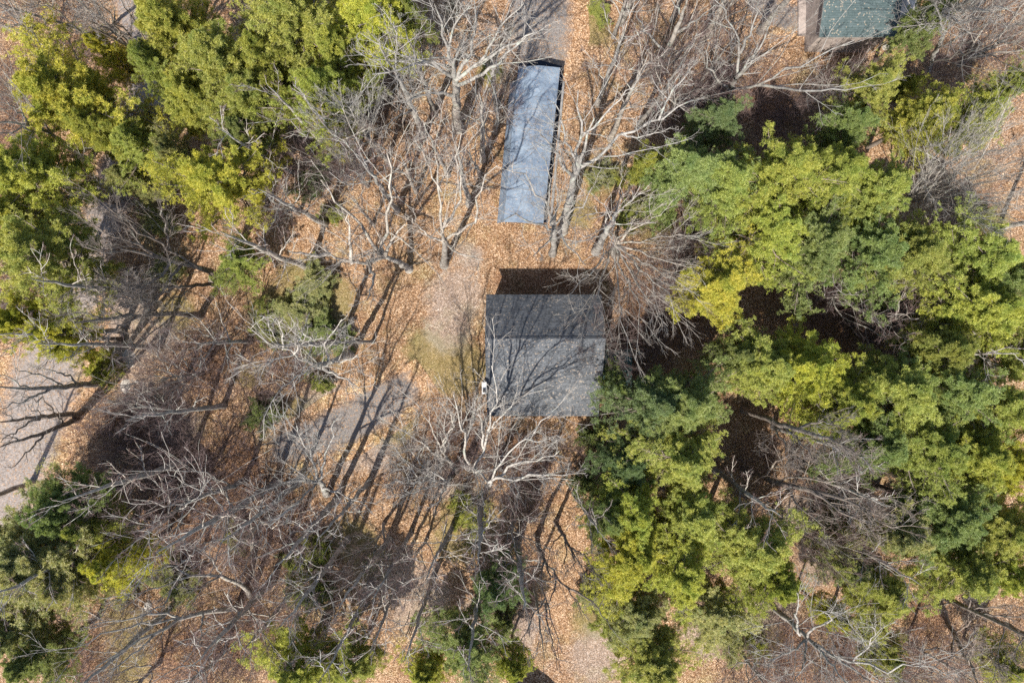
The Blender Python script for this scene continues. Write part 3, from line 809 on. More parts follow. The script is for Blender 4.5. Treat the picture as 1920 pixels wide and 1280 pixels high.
traced('low leafless tree fanning left below the slim white maple', (846, 893), .18, [(842, 899, 3), (839, 904, 5)],
       [[(839, 904, 5), (810, 900, 7), (787, 892, 8), (760, 865, 10), (738, 838, 12)], [(810, 900, 7), (780, 905, 9), (735, 902, 11)], [(839, 904, 5), (800, 880, 7), (770, 850, 9), (745, 815, 11)],
        [(839, 904, 5), (800, 915, 8), (750, 930, 10)]], 'maple')
traced('leafless tree casting a long shadow over the lower gravel drive', (612, 925), .24, [(604, 910, 5), (600, 900, 7)],
       [[(600, 900, 7), (590, 870, 9), (572, 832, 11), (555, 800, 13)], [(600, 900, 7), (605, 865, 9), (620, 830, 11), (625, 790, 13)], [(602, 905, 6), (570, 900, 8), (530, 905, 10), (490, 930, 12)],
        [(606, 915, 5), (650, 930, 7), (690, 950, 9)], [(600, 900, 7), (580, 920, 9), (540, 960, 12), (500, 990, 13)]], 'maple')
traced('dark leafless tree forking downward over pale leaves above the shed', (1006, 1004), .2, [(1012, 1030, 4), (1021, 1050, 6)],
       [[(1021, 1050, 6), (1017, 1085, 8), (1023, 1130, 10), (1035, 1165, 12), (1050, 1215, 14.5)], [(1021, 1050, 6), (1040, 1075, 8), (1070, 1110, 10.5), (1100, 1165, 13)],
        [(1023, 1120, 10), (1003, 1150, 11.5), (977, 1205, 14)], [(1023, 1130, 10), (1030, 1180, 12.5), (1045, 1240, 15)], [(1017, 1060, 7), (985, 1065, 9), (945, 1090, 11)],
        [(1060, 1098, 9.5), (1110, 1125, 12), (1145, 1180, 14)], [(1040, 1075, 8), (1040, 1110, 10), (1020, 1150, 12)]], 'maple', True, density=.5)
traced('small dark leafless tree between the forked tree and the green pines', (1042, 978), .16, [(1055, 1000, 4), (1068, 1025, 6.5)],
       [[(1068, 1025, 6.5), (1085, 1055, 9), (1105, 1090, 11)], [(1060, 1010, 5), (1062, 1040, 7), (1050, 1075, 9)], [(1068, 1025, 6.5), (1095, 1040, 9), (1120, 1070, 11)], [(1055, 1000, 4), (1035, 1020, 6), (1025, 1060, 9)]],
       'fan', True, density=.6)
traced('heavy dark leafless tree leaning left toward the dirt road bend', (399, 530), .27, [(396, 508, 3), (370, 500, 5), (300, 484, 10), (225, 465, 14)],
       [[(300, 484, 10), (250, 455, 12), (200, 440, 14), (160, 410, 15)], [(370, 500, 5.5), (320, 470, 8), (270, 440, 11), (215, 400, 13), (180, 375, 14)], [(320, 490, 9), (300, 520, 10), (250, 545, 12), (200, 540, 14)],
        [(240, 470, 13), (190, 475, 15), (150, 460, 16)], [(320, 470, 8), (310, 430, 10), (300, 380, 12)], [(340, 495, 7), (310, 540, 9), (270, 590, 12)]], 'maple', True)
traced('thin leafless tree just below the heavy dark leaning tree', (411, 532), .15, [(370, 535, 4), (325, 537, 8)],
       [[(325, 537, 8), (280, 560, 10), (220, 580, 12)], [(370, 535, 4), (330, 560, 7), (290, 600, 9)], [(325, 537, 8), (280, 530, 11), (220, 545, 13)]], 'maple', True)
traced('straight dark leafless tree lying almost level across toward the yellow pine', (376, 592), .22, [(330, 588, 5), (260, 592, 10), (180, 600, 14), (140, 603, 16)],
       [[(300, 590, 7), (260, 570, 10), (210, 540, 13)], [(260, 592, 10), (210, 620, 13), (170, 640, 15)], [(200, 598, 13), (150, 585, 15), (100, 590, 17)], [(330, 588, 5), (290, 620, 8), (250, 650, 10)],
        [(240, 594, 11), (200, 575, 13), (160, 550, 15)]], 'maple', True)
traced('upper of the two dark leafless trunks crossing the lower dirt road', (150, 776), .22, [(110, 778, 5), (75, 782, 9), (30, 788, 12), (0, 792, 14)],
       [[(110, 778, 5), (80, 750, 8), (40, 740, 11)], [(75, 782, 9), (40, 800, 12), (0, 830, 15)], [(30, 788, 12), (0, 770, 14)]], 'maple', True, density=.5)
traced('lower of the two dark leafless trunks crossing the lower dirt road', (142, 786), .22, [(125, 793, 4), (90, 808, 8), (40, 825, 12), (0, 838, 14)],
       [[(90, 808, 8), (60, 840, 11), (20, 880, 14)], [(125, 793, 4), (90, 780, 8), (50, 760, 11)], [(40, 825, 12), (0, 810, 14)]], 'maple', True, density=.5)
traced('grey leafless trunk stretching over the road below the bright yellow pine', (178, 718), .24, [(150, 722, 4), (94, 729, 9), (40, 728, 13), (0, 726, 15)],
       [[(150, 722, 4), (120, 700, 7), (90, 690, 10)], [(120, 726, 6), (80, 700, 10), (20, 690, 14)], [(94, 729, 9), (50, 750, 12), (0, 765, 15)], [(60, 728, 11), (20, 710, 14), (-20, 700, 16)]], 'maple', False, density=.6)
traced('curved grey leafless trunk arching left over the brush at lower left', (470, 1118), .2, [(455, 1098, 3), (415, 1078, 6), (356, 1078, 9), (297, 1102, 12)],
       [[(356, 1078, 9), (320, 1060, 11), (280, 1075, 13)], [(415, 1078, 6), (380, 1100, 8), (330, 1105, 11)], [(297, 1102, 12), (258, 1111, 14), (200, 1130, 16)], [(330, 1088, 10), (310, 1130, 12), (260, 1160, 14)],
        [(415, 1078, 6), (400, 1050, 8), (370, 1030, 10)]], 'maple', density=.7)
traced('long leafless trunk reaching down left below the arching grey trunk', (445, 1140), .22, [(424, 1142, 3), (380, 1148, 6), (341, 1158, 8), (267, 1197, 12), (178, 1250, 16)],
       [[(341, 1158, 8), (290, 1150, 10), (230, 1160, 12), (160, 1180, 14)], [(341, 1158, 8), (280, 1165, 11), (200, 1190, 14), (130, 1220, 16)], [(300, 1180, 10), (260, 1220, 13), (200, 1260, 15)],
        [(380, 1148, 6), (378, 1180, 8), (372, 1210, 10)]], 'maple', density=.7)
traced('short dark leafless trunk pointing right under the big yellow pine', (1395, 768), .22, [(1440, 786, 6), (1490, 805, 10), (1533, 817, 13)],
       [[(1470, 798, 8), (1500, 830, 11), (1530, 860, 13)], [(1440, 786, 6), (1470, 830, 9), (1480, 870, 11)], [(1490, 805, 10), (1540, 790, 12), (1580, 800, 14)], [(1533, 817, 13), (1570, 840, 15), (1600, 850, 16)]], 'maple', True)
traced('long dark leafless trunk pointing right over bare leaves between pine groups', (1395, 880), .24, [(1450, 903, 6), (1520, 920, 10), (1582, 935, 12.5), (1650, 965, 15)],
       [[(1450, 903, 6), (1500, 895, 9), (1560, 905, 12), (1620, 890, 14)], [(1520, 920, 10), (1580, 960, 13), (1640, 985, 15)], [(1470, 908, 7), (1500, 950, 10), (1550, 990, 12)],
        [(1582, 935, 12.5), (1650, 930, 15), (1710, 950, 17)], [(1430, 895, 5), (1460, 860, 8), (1500, 850, 10)], [(1600, 945, 13), (1660, 985, 16), (1710, 985, 17)]], 'maple', True)
traced('dark leafless trunk emerging below the pines at lower right', (1742, 1106), .22, [(1773, 1121, 4), (1818, 1142, 8), (1880, 1170, 12), (1930, 1195, 15)], (), 'maple', True, extra=6)
traced('leafless trunk running off the right edge near the bottom corner', (1838, 1148), .22, [(1862, 1158, 3), (1920, 1186, 8), (1980, 1215, 12), (2020, 1235, 15)], (), 'maple', True, extra=6)
traced('dark leafless trunk descending steeply to the bottom edge at lower right', (1772, 1152), .2, [(1781, 1174, 3), (1800, 1210, 6), (1820, 1250, 9), (1838, 1290, 12)],
       [[(1800, 1210, 6), (1840, 1220, 8), (1880, 1250, 10)], [(1790, 1190, 4), (1780, 1230, 7), (1770, 1270, 9)]], 'maple', True, extra=4)
traced('crooked white limbed leafless oak over dark brush at the bottom right', (1432, 1120), .25, [(1470, 1155, 5), (1514, 1196, 8)],
       [[(1514, 1196, 8), (1571, 1225, 10), (1620, 1245, 11.5), (1662, 1256, 12.5), (1700, 1245, 13.5), (1727, 1241, 14.5), (1785, 1269, 16)], [(1514, 1196, 8), (1518, 1180, 9), (1555, 1168, 11), (1563, 1150, 13), (1520, 1140, 14)],
        [(1525, 1205, 8.5), (1570, 1235, 10.5), (1610, 1260, 12), (1640, 1285, 14)], [(1600, 1238, 11), (1630, 1210, 13), (1645, 1170, 15)], [(1500, 1190, 7), (1490, 1150, 10), (1500, 1110, 12)],
        [(1514, 1196, 8), (1480, 1220, 10), (1440, 1240, 12)], [(1514, 1196, 8), (1510, 1240, 10), (1490, 1280, 12)]])
traced('tall straight pale leafless trunk rising to the top edge beside its shadow', (1227, 150), .26, [(1240, 118, 5), (1262, 70, 9), (1278, 30, 12), (1290, -5, 15)],
       [[(1262, 70, 9), (1300, 40, 12), (1340, 10, 15)], [(1250, 98, 7), (1210, 60, 10), (1190, 20, 13)], [(1278, 30, 12), (1260, 0, 14), (1250, -30, 16)], [(1235, 130, 4), (1270, 110, 7), (1310, 80, 10)]], 'maple', density=.5)
traced('pale leafless tree sweeping its long limbs toward the teal roofed house', (1362, 185), .27, [(1370, 165, 4), (1382, 145, 7)],
       [[(1382, 145, 7), (1388, 100, 9), (1378, 50, 12), (1350, 10, 15)], [(1388, 100, 9), (1410, 60, 12), (1425, 0, 15)], [(1382, 145, 7), (1410, 120, 9), (1440, 60, 12), (1460, 10, 15)],
        [(1370, 168, 4), (1420, 160, 7), (1470, 135, 10), (1540, 105, 13), (1600, 75, 15)], [(1420, 160, 7), (1480, 170, 10), (1560, 170, 13), (1620, 160, 15)], [(1368, 170, 4), (1340, 145, 6), (1325, 125, 8), (1330, 80, 11)]], 'maple', density=.6)
traced('thick leafless trunk leaning away right from the teal roof corner', (1702, 66), .28, [(1730, 50, 4), (1765, 25, 8), (1810, 5, 12), (1850, -15, 15)],
       [[(1765, 25, 8), (1800, 40, 11), (1850, 35, 14)], [(1790, 15, 10), (1830, 20, 13), (1900, 10, 16)]], 'maple', extra=3)
traced('leafless tree with straight rays of branches in the top right corner', (1742, 130), .2, [(1752, 100, 3), (1772, 60, 7)],
       [[(1772, 60, 7), (1790, 20, 10), (1820, -20, 14)], [(1755, 95, 4), (1810, 60, 9), (1880, 30, 13)], [(1748, 118, 2), (1820, 95, 8), (1900, 70, 13)], [(1772, 60, 7), (1760, 20, 10), (1750, -20, 13)]], 'fan')
def fan(px, py, ends, z1=13, z0=2):
    return [[(px, py, z0), (px + (ex - px) * .45, py + (ey - py) * .5, z0 + (z1 - z0) * .45), (ex, ey, z1)] for ex, ey in ends]
traced('many stemmed leafless tree combed into a silvery fan at the right edge', (1688, 388), .2, [(1694, 382, 1.2), (1700, 374, 2)],
       fan(1700, 374, [(1900, 270), (1860, 250), (1820, 240), (1890, 335), (1900, 385), (1860, 412), (1785, 240), (1910, 310), (1880, 360), (1840, 262), (1760, 300), (1850, 300)]), 'fan', bough=.38, density=.8)
traced('many stemmed leafless tree spraying over the house and the dark brush', (1152, 478), .22, [(1150, 470, 2), (1152, 458, 4)],
       fan(1152, 458, [(1265, 560), (1215, 610), (1170, 622), (1305, 505), (1310, 440), (1095, 610), (1060, 560), (1250, 610), (1280, 530)], 11, 4) +
       [[(1152, 455, 4), (1150, 420, 7), (1160, 380, 10), (1165, 330, 13)], [(1152, 458, 4), (1190, 425, 7), (1240, 400, 10)]], 'fan', bough=.38, density=.7)
traced('pale leafless trunk pointing to the top left over the narrow road', (250, 78), .2, [(225, 60, 2.5), (200, 45, 5), (150, 5, 9), (120, -20, 12)],
       [[(200, 45, 5), (180, 10, 8), (170, -20, 11)], [(225, 60, 3), (190, 60, 6), (150, 40, 9)]], 'maple', extra=3)
traced('slim white leafless trunk lying toward the top left corner', (178, 70), .17, [(140, 52, 4), (100, 40, 7), (40, 22, 11), (0, 8, 13)],
       [[(100, 40, 7), (60, 50, 10), (10, 50, 13)], [(140, 52, 4), (110, 20, 7), (70, 0, 10)]], 'maple', extra=3)
traced('dark leafless tree spreading over the road at the top left', (306, 133), .24, [(285, 118, 3), (262, 105, 5), (240, 85, 7)],
       [[(240, 85, 7), (215, 45, 10), (213, 0, 13)], [(262, 105, 5), (235, 60, 9), (200, 20, 12), (170, -20, 15)], [(240, 85, 7), (190, 60, 10), (140, 30, 13)], [(285, 118, 3), (275, 80, 6), (250, 40, 9), (230, 5, 12)]], 'maple', True, density=.7)
traced('white leafless tree between two yellow pines reaching the left edge', (165, 300), .2, [(140, 282, 3), (82, 242, 8), (40, 232, 11), (0, 228, 14)],
       [[(57, 232, 10), (30, 205, 13), (0, 185, 15)], [(100, 255, 6), (70, 210, 10), (40, 180, 13)], [(82, 242, 8), (30, 245, 12), (-20, 250, 15)]], 'maple', density=.7)

# ---- tall slender leafless trees whose trunk shadows stripe the ground
POLES = [
 (560, 905, 14, .16, 'slim leafless tree shading the middle of the gravel drive'),
 (632, 935, 15, .2, 'leafless tree right of the one over the lower drive'),
 (690, 905, 14, .14, 'slim leafless tree on leaves just below the gravel drive'),
 (730, 1010, 14, .16, 'slim leafless tree at the foot of the long diagonal shadow'),
 (770, 1000, 14, .13, 'thin leafless tree between the low fan tree and the stake rows'),
 (850, 985, 13, .14, 'slim leafless tree left of the yellow green shrub patch'),
 (900, 940, 14, .2, 'leafless tree directly below the white maple group'),
 (970, 1010, 15, .22, 'leafless tree shading the slope left of the dark forked tree'),
 (640, 300, 14, .18, 'leafless tree in front of the upper left stand'),
 (680, 330, 14, .14, 'slim leafless tree below the pine stand edge'),
 (840, 330, 13, .12, 'thin leafless tree in the middle of the leaf slope by the canopy'),
 (905, 300, 14, .17, 'leafless tree whose shadow climbs beside the canopy skirt'),
 (1145, 260, 14, .16, 'slim leafless tree under the east limb of the forking oak'),
 (1195, 240, 13, .13, 'thin leafless tree left of the dark brush beyond the canopy'),
 (1425, 60, 14, .2, 'leafless tree beside the parking pad at the top'),
 (1260, 40, 14, .14, 'thin leafless tree left of the top of the tall pale trunk'),
 (290, 560, 14, .2, 'leafless tree between the leaning dark trees'),
 (230, 620, 13, .15, 'slim leafless tree beside the dirt road below the level trunk'),
 (360, 860, 14, .2, 'leafless tree in the dark brush left of the drive end'),
 (250, 980, 14, .22, 'leafless tree right of the green pines at the road foot'),
 (330, 1130, 14, .17, 'slim leafless tree under the arching grey trunk'),
 (510, 1090, 14, .2, 'leafless tree right of the arching grey trunk'),
 (1000, 1080, 13, .1, 'thin leafless sapling beside the dark forked tree'),
 (1340, 880, 14, .18, 'leafless tree at the left rim of the brown clearing on the right'),
 (1450, 800, 13, .15, 'slim leafless tree close under the big golden pine'),
 (598, 1194, 19, .30, 'tall leafless tree behind the bottom pines throwing the longest diagonal shadow'),
 (700, 1090, 14, .15, 'slender leafless trunk on the slope left of the stake rows'),
 (748, 1072, 13, .13, 'slender leafless trunk directly above the stake rows'),
 (516, 908, 16, .22, 'leafless tree with its shadow across the lower end of the drive'),
 (652, 1010, 15, .16, 'slender leafless tree left of the thin slope trees'),
 (812, 1085, 13, .14, 'slender leafless trunk above the deep green bottom pine'),
 (1078, 925, 12, .17, 'slender leafless trunk against the left rim of the central stand'),
 (581, 504, 15, .19, 'leafless tree at the left end of the long lichened limb'),
 (642, 640, 14, .20, 'leafless tree shading the edge of the open leaf slope'),
 (610, 420, 14, .16, 'slender leafless tree on orange leaves near the dark shrub'),
 (560, 330, 13, .15, 'slender leafless tree at the right rim of the golden pine'),
 (880, 384, 14, .17, 'slender leafless tree left of the middle of the canopy'),
 (1117, 472, 15, .22, 'leafless tree with a thick shadow between canopy and spray tree'),
 (930, 205, 13, .13, 'slim leafless tree by the upper west corner of the canopy'),
 (815, 215, 15, .16, 'slim leafless tree between the mottled trunk and the big pale one'),
 (1120, 195, 14, .14, 'slim leafless tree on orange leaves right of the canopy top'),
 (1165, 45, 14, .15, 'slim leafless tree at the top edge beyond the drive'),
 (1310, 95, 14, .18, 'slim leafless tree right of the tall straight pale trunk'),
 (745, 395, 14, .15, 'slender leafless tree in the middle of the orange slope'),
 (700, 640, 12, .10, 'thin leafless sapling on the open leaf slope'),
 (905, 1075, 14, .15, 'slender leafless tree left of the dark shadowy pine'),
 (1480, 870, 13, .15, 'slender leafless tree standing in the brown clearing on the right'),
 (1545, 985, 13, .16, 'slender leafless tree left of the olive pine at lower right'),
 (1692, 662, 12, .15, 'leafless tree at the lower rim of the brushy clearing'),
 (60, 905, 14, .16, 'slender leafless tree at the left edge of the lower road'),
 (300, 650, 14, .17, 'slender leafless tree right of the pale ledge rocks'),
 (420, 760, 13, .16, 'slender leafless tree in brush left of the small green shrub'),
 (1870, 430, 13, .15, 'slender leafless tree on open leaves near the right edge'),
]
def pole_meshes(name, rng, g):
    h = 15
    lean = rng.normal(size=2) * .35
    T = np.array([[0, 0, 0, g], [lean[0] * .4, lean[1] * .4, 5, g * .84], [lean[0] * .8, lean[1] * .8, 10, g * .55], [lean[0], lean[1], 15, .02]])
    Q = resample(T, 24); Ls = []
    for i in range(11):
        j = int(8 + 15 * (i + rng.random()) / 11); q = Q[min(j, 22)]; az = i * 2.4 + rng.random()
        ln = (1.0 + 1.5 * rng.random()) * (1.25 - .5 * j / 23)
        o = np.array([math.cos(az) * ln, math.sin(az) * ln, ln * (.6 + .6 * rng.random())])
        rr = max(.018, min(.05, q[3] * .3))
        Ls.append(np.array([[*q[:3], rr], [*(q[:3] + o * .5 + rng.normal(size=3) * .08), rr * .7], [*(q[:3] + o), rr * .3]]))
    return bare_meshes(name, rng, T, Ls, 'maple', (M['bark'], M['brush']), .6, 1)
rngq = np.random.default_rng(9)
GI = (.16, .22, .34)
QV = [[pole_meshes('slender', rngq, g) for _ in range(2)] for g in GI]
for i, (px, py, h, r, lab) in enumerate(POLES):
    x, y, _ = wp(px, py); r *= 1.2; c = min(range(3), key=lambda q: abs(GI[q] - r)); k = r / GI[c]; V_ = QV[c][i % 2]
    e = tag(empty('leafless_tree', (x, y, gz(x, y) - .1), i * 1.3, (k, k, h / 15)), lab, 'tree', 'leafless trees')
    link('trunk', V_[0], e); link('branches', V_[1], e)

# ---- other leafless trees: base px, height, spread, style, label
rngb = np.random.default_rng(77)
BV = {}
for s_ in ('oak', 'maple', 'fan'):
    for k in range(2):
        tr, li = auto_bare(rngb, 13, 4.0, s_)
        BV[s_, k] = bare_meshes('leafless_' + s_, rngb, tr, li, s_, (M['bark'], M['brush']), .85, 1)
BARE = [
 (1150, 70, 10, 3.0, 'maple', 'small leafless tree right of the top gravel drive'),
 (1330, 70, 11, 3.2, 'fan', 'slight leafless tree between the pale trunk and the sweeping tree'),
 (1180, 160, 10, 3.0, 'fan', 'slender leafless tree above the wide oak east of the canopy'),
 (1255, 215, 8, 3.0, 'fan', 'low leafless tree in the dark brush right of the canopy'),
 (900, 330, 9, 2.6, 'maple', 'thin leafless tree touching the west side of the canopy'),
 (930, 250, 8, 2.2, 'fan', 'thin leafless sapling beside the canopy skirt'),
 (780, 360, 10, 3.0, 'maple', 'leafless tree in the middle of the orange leaf slope'),
 (700, 420, 9, 2.6, 'oak', 'small leafless oak in the leaves left of the yard'),
 (560, 400, 9, 3.0, 'maple', 'leafless tree beside the dark gap right of the yellow pines'),
 (690, 350, 9, 2.4, 'fan', 'leafless sapling below the brushy grey fan tree'),
 (470, 640, 9, 3.2, 'maple', 'leafless tree left of the white limbed oak'),
 (380, 700, 9, 3.0, 'fan', 'brushy leafless tree between the road and the green shrubs'),
 (330, 760, 8, 2.8, 'maple', 'leafless tree in the shaded brush below the ledge rocks'),
 (460, 900, 12, 4.2, 'oak', 'wide leafless oak netting the dark brush left of the drive'),
 (370, 930, 11, 3.8, 'maple', 'leafless tree in the thick brush near the olive pine'),
 (510, 960, 10, 3.6, 'oak', 'leafless oak above the low green sapling patch'),
 (620, 1060, 9, 3.0, 'maple', 'leafless tree beside the long diagonal shadow'),
 (540, 1120, 10, 3.4, 'maple', 'leafless tree between the sapling patch and bottom pines'),
 (420, 1220, 10, 3.4, 'maple', 'leafless tree in grey brush left of the bottom pines'),
 (300, 1240, 9, 3.2, 'fan', 'leafless tree in the brush along the bottom left edge'),
 (720, 980, 10, 2.6, 'fan', 'thin leafless tree on the slope below the drive'),
 (800, 1010, 10, 2.4, 'fan', 'thin leafless tree above the stake rows'),
 (690, 1130, 8, 2.4, 'maple', 'small leafless tree left of the stake rows'),
 (960, 960, 9, 3.0, 'maple', 'leafless tree below the white limbed maple group'),
 (940, 880, 8, 3.0, 'fan', 'low brushy leafless tree in the shade under the roof edge'),
 (1110, 640, 7, 2.4, 'fan', 'leafless bushy tree against the east wall by the green porch'),
 (1230, 530, 8, 3.0, 'fan', 'leafless bushy tree in the dark hollow right of the house'),
 (1270, 470, 9, 2.8, 'fan', 'leafless tree tucked against the middle yellow pines'),
 (1530, 560, 10, 3.4, 'maple', 'leafless tree in the clearing below the right hand pines'),
 (1620, 600, 9, 3.4, 'oak', 'pale leafless oak in the brushy clearing on the right'),
 (1690, 560, 9, 3.0, 'maple', 'leafless tree at the right end of the brushy clearing'),
 (1480, 850, 9, 3.0, 'fan', 'leafless tree among brown leaves under the big yellow pine'),
 (1440, 960, 9, 2.8, 'fan', 'thin leafless tree below the long dark trunk'),
 (1560, 1130, 9, 3.0, 'maple', 'leafless tree behind the crooked white oak'),
 (1640, 1190, 9, 3.2, 'fan', 'brushy leafless tree right of the crooked white oak'),
 (1380, 1210, 8, 2.8, 'maple', 'leafless tree between the bottom green pines and crooked oak'),
 (1700, 1200, 9, 2.8, 'maple', 'leafless tree beside the steep dark trunk at lower right'),
 (1800, 120, 11, 3.6, 'fan', 'brushy leafless tree below the top right corner'),
 (1490, 200, 7, 2.4, 'fan', 'leafless tree below the concrete apron of the teal roofed house'),
 (1310, 160, 8, 2.8, 'maple', 'leafless tree in the dark patch left of the sweeping tree'),
 (60, 560, 9, 3.0, 'oak', 'white leafless oak at the left edge between two pines'),
 (110, 230, 8, 2.6, 'fan', 'leafless tree in the dark gap by the upper left pine'),
 (100, 100, 9, 3.0, 'fan', 'brushy leafless tree in the top left corner'),
 (250, 380, 9, 3.0, 'maple', 'leafless tree above the bend of the dirt road'),
 (240, 900, 8, 2.8, 'fan', 'leafless tree in deep shade above the olive pine'),
 (640, 190, 9, 3.0, 'fan', 'bushy leafless tree tucked under the yellow pine edge'),
]
for i, (px, py, h, R, s_, lab) in enumerate(BARE):
    a, b = BV[s_, i % 2]
    x, y, _ = wp(px, py)
    e = tag(empty('leafless_tree', (x, y, gz(x, y) - .1), i * 2.1, (R / 4, R / 4, h / 13)), lab, 'tree', 'leafless trees')
    link('trunk', a, e); link('branches', b, e)

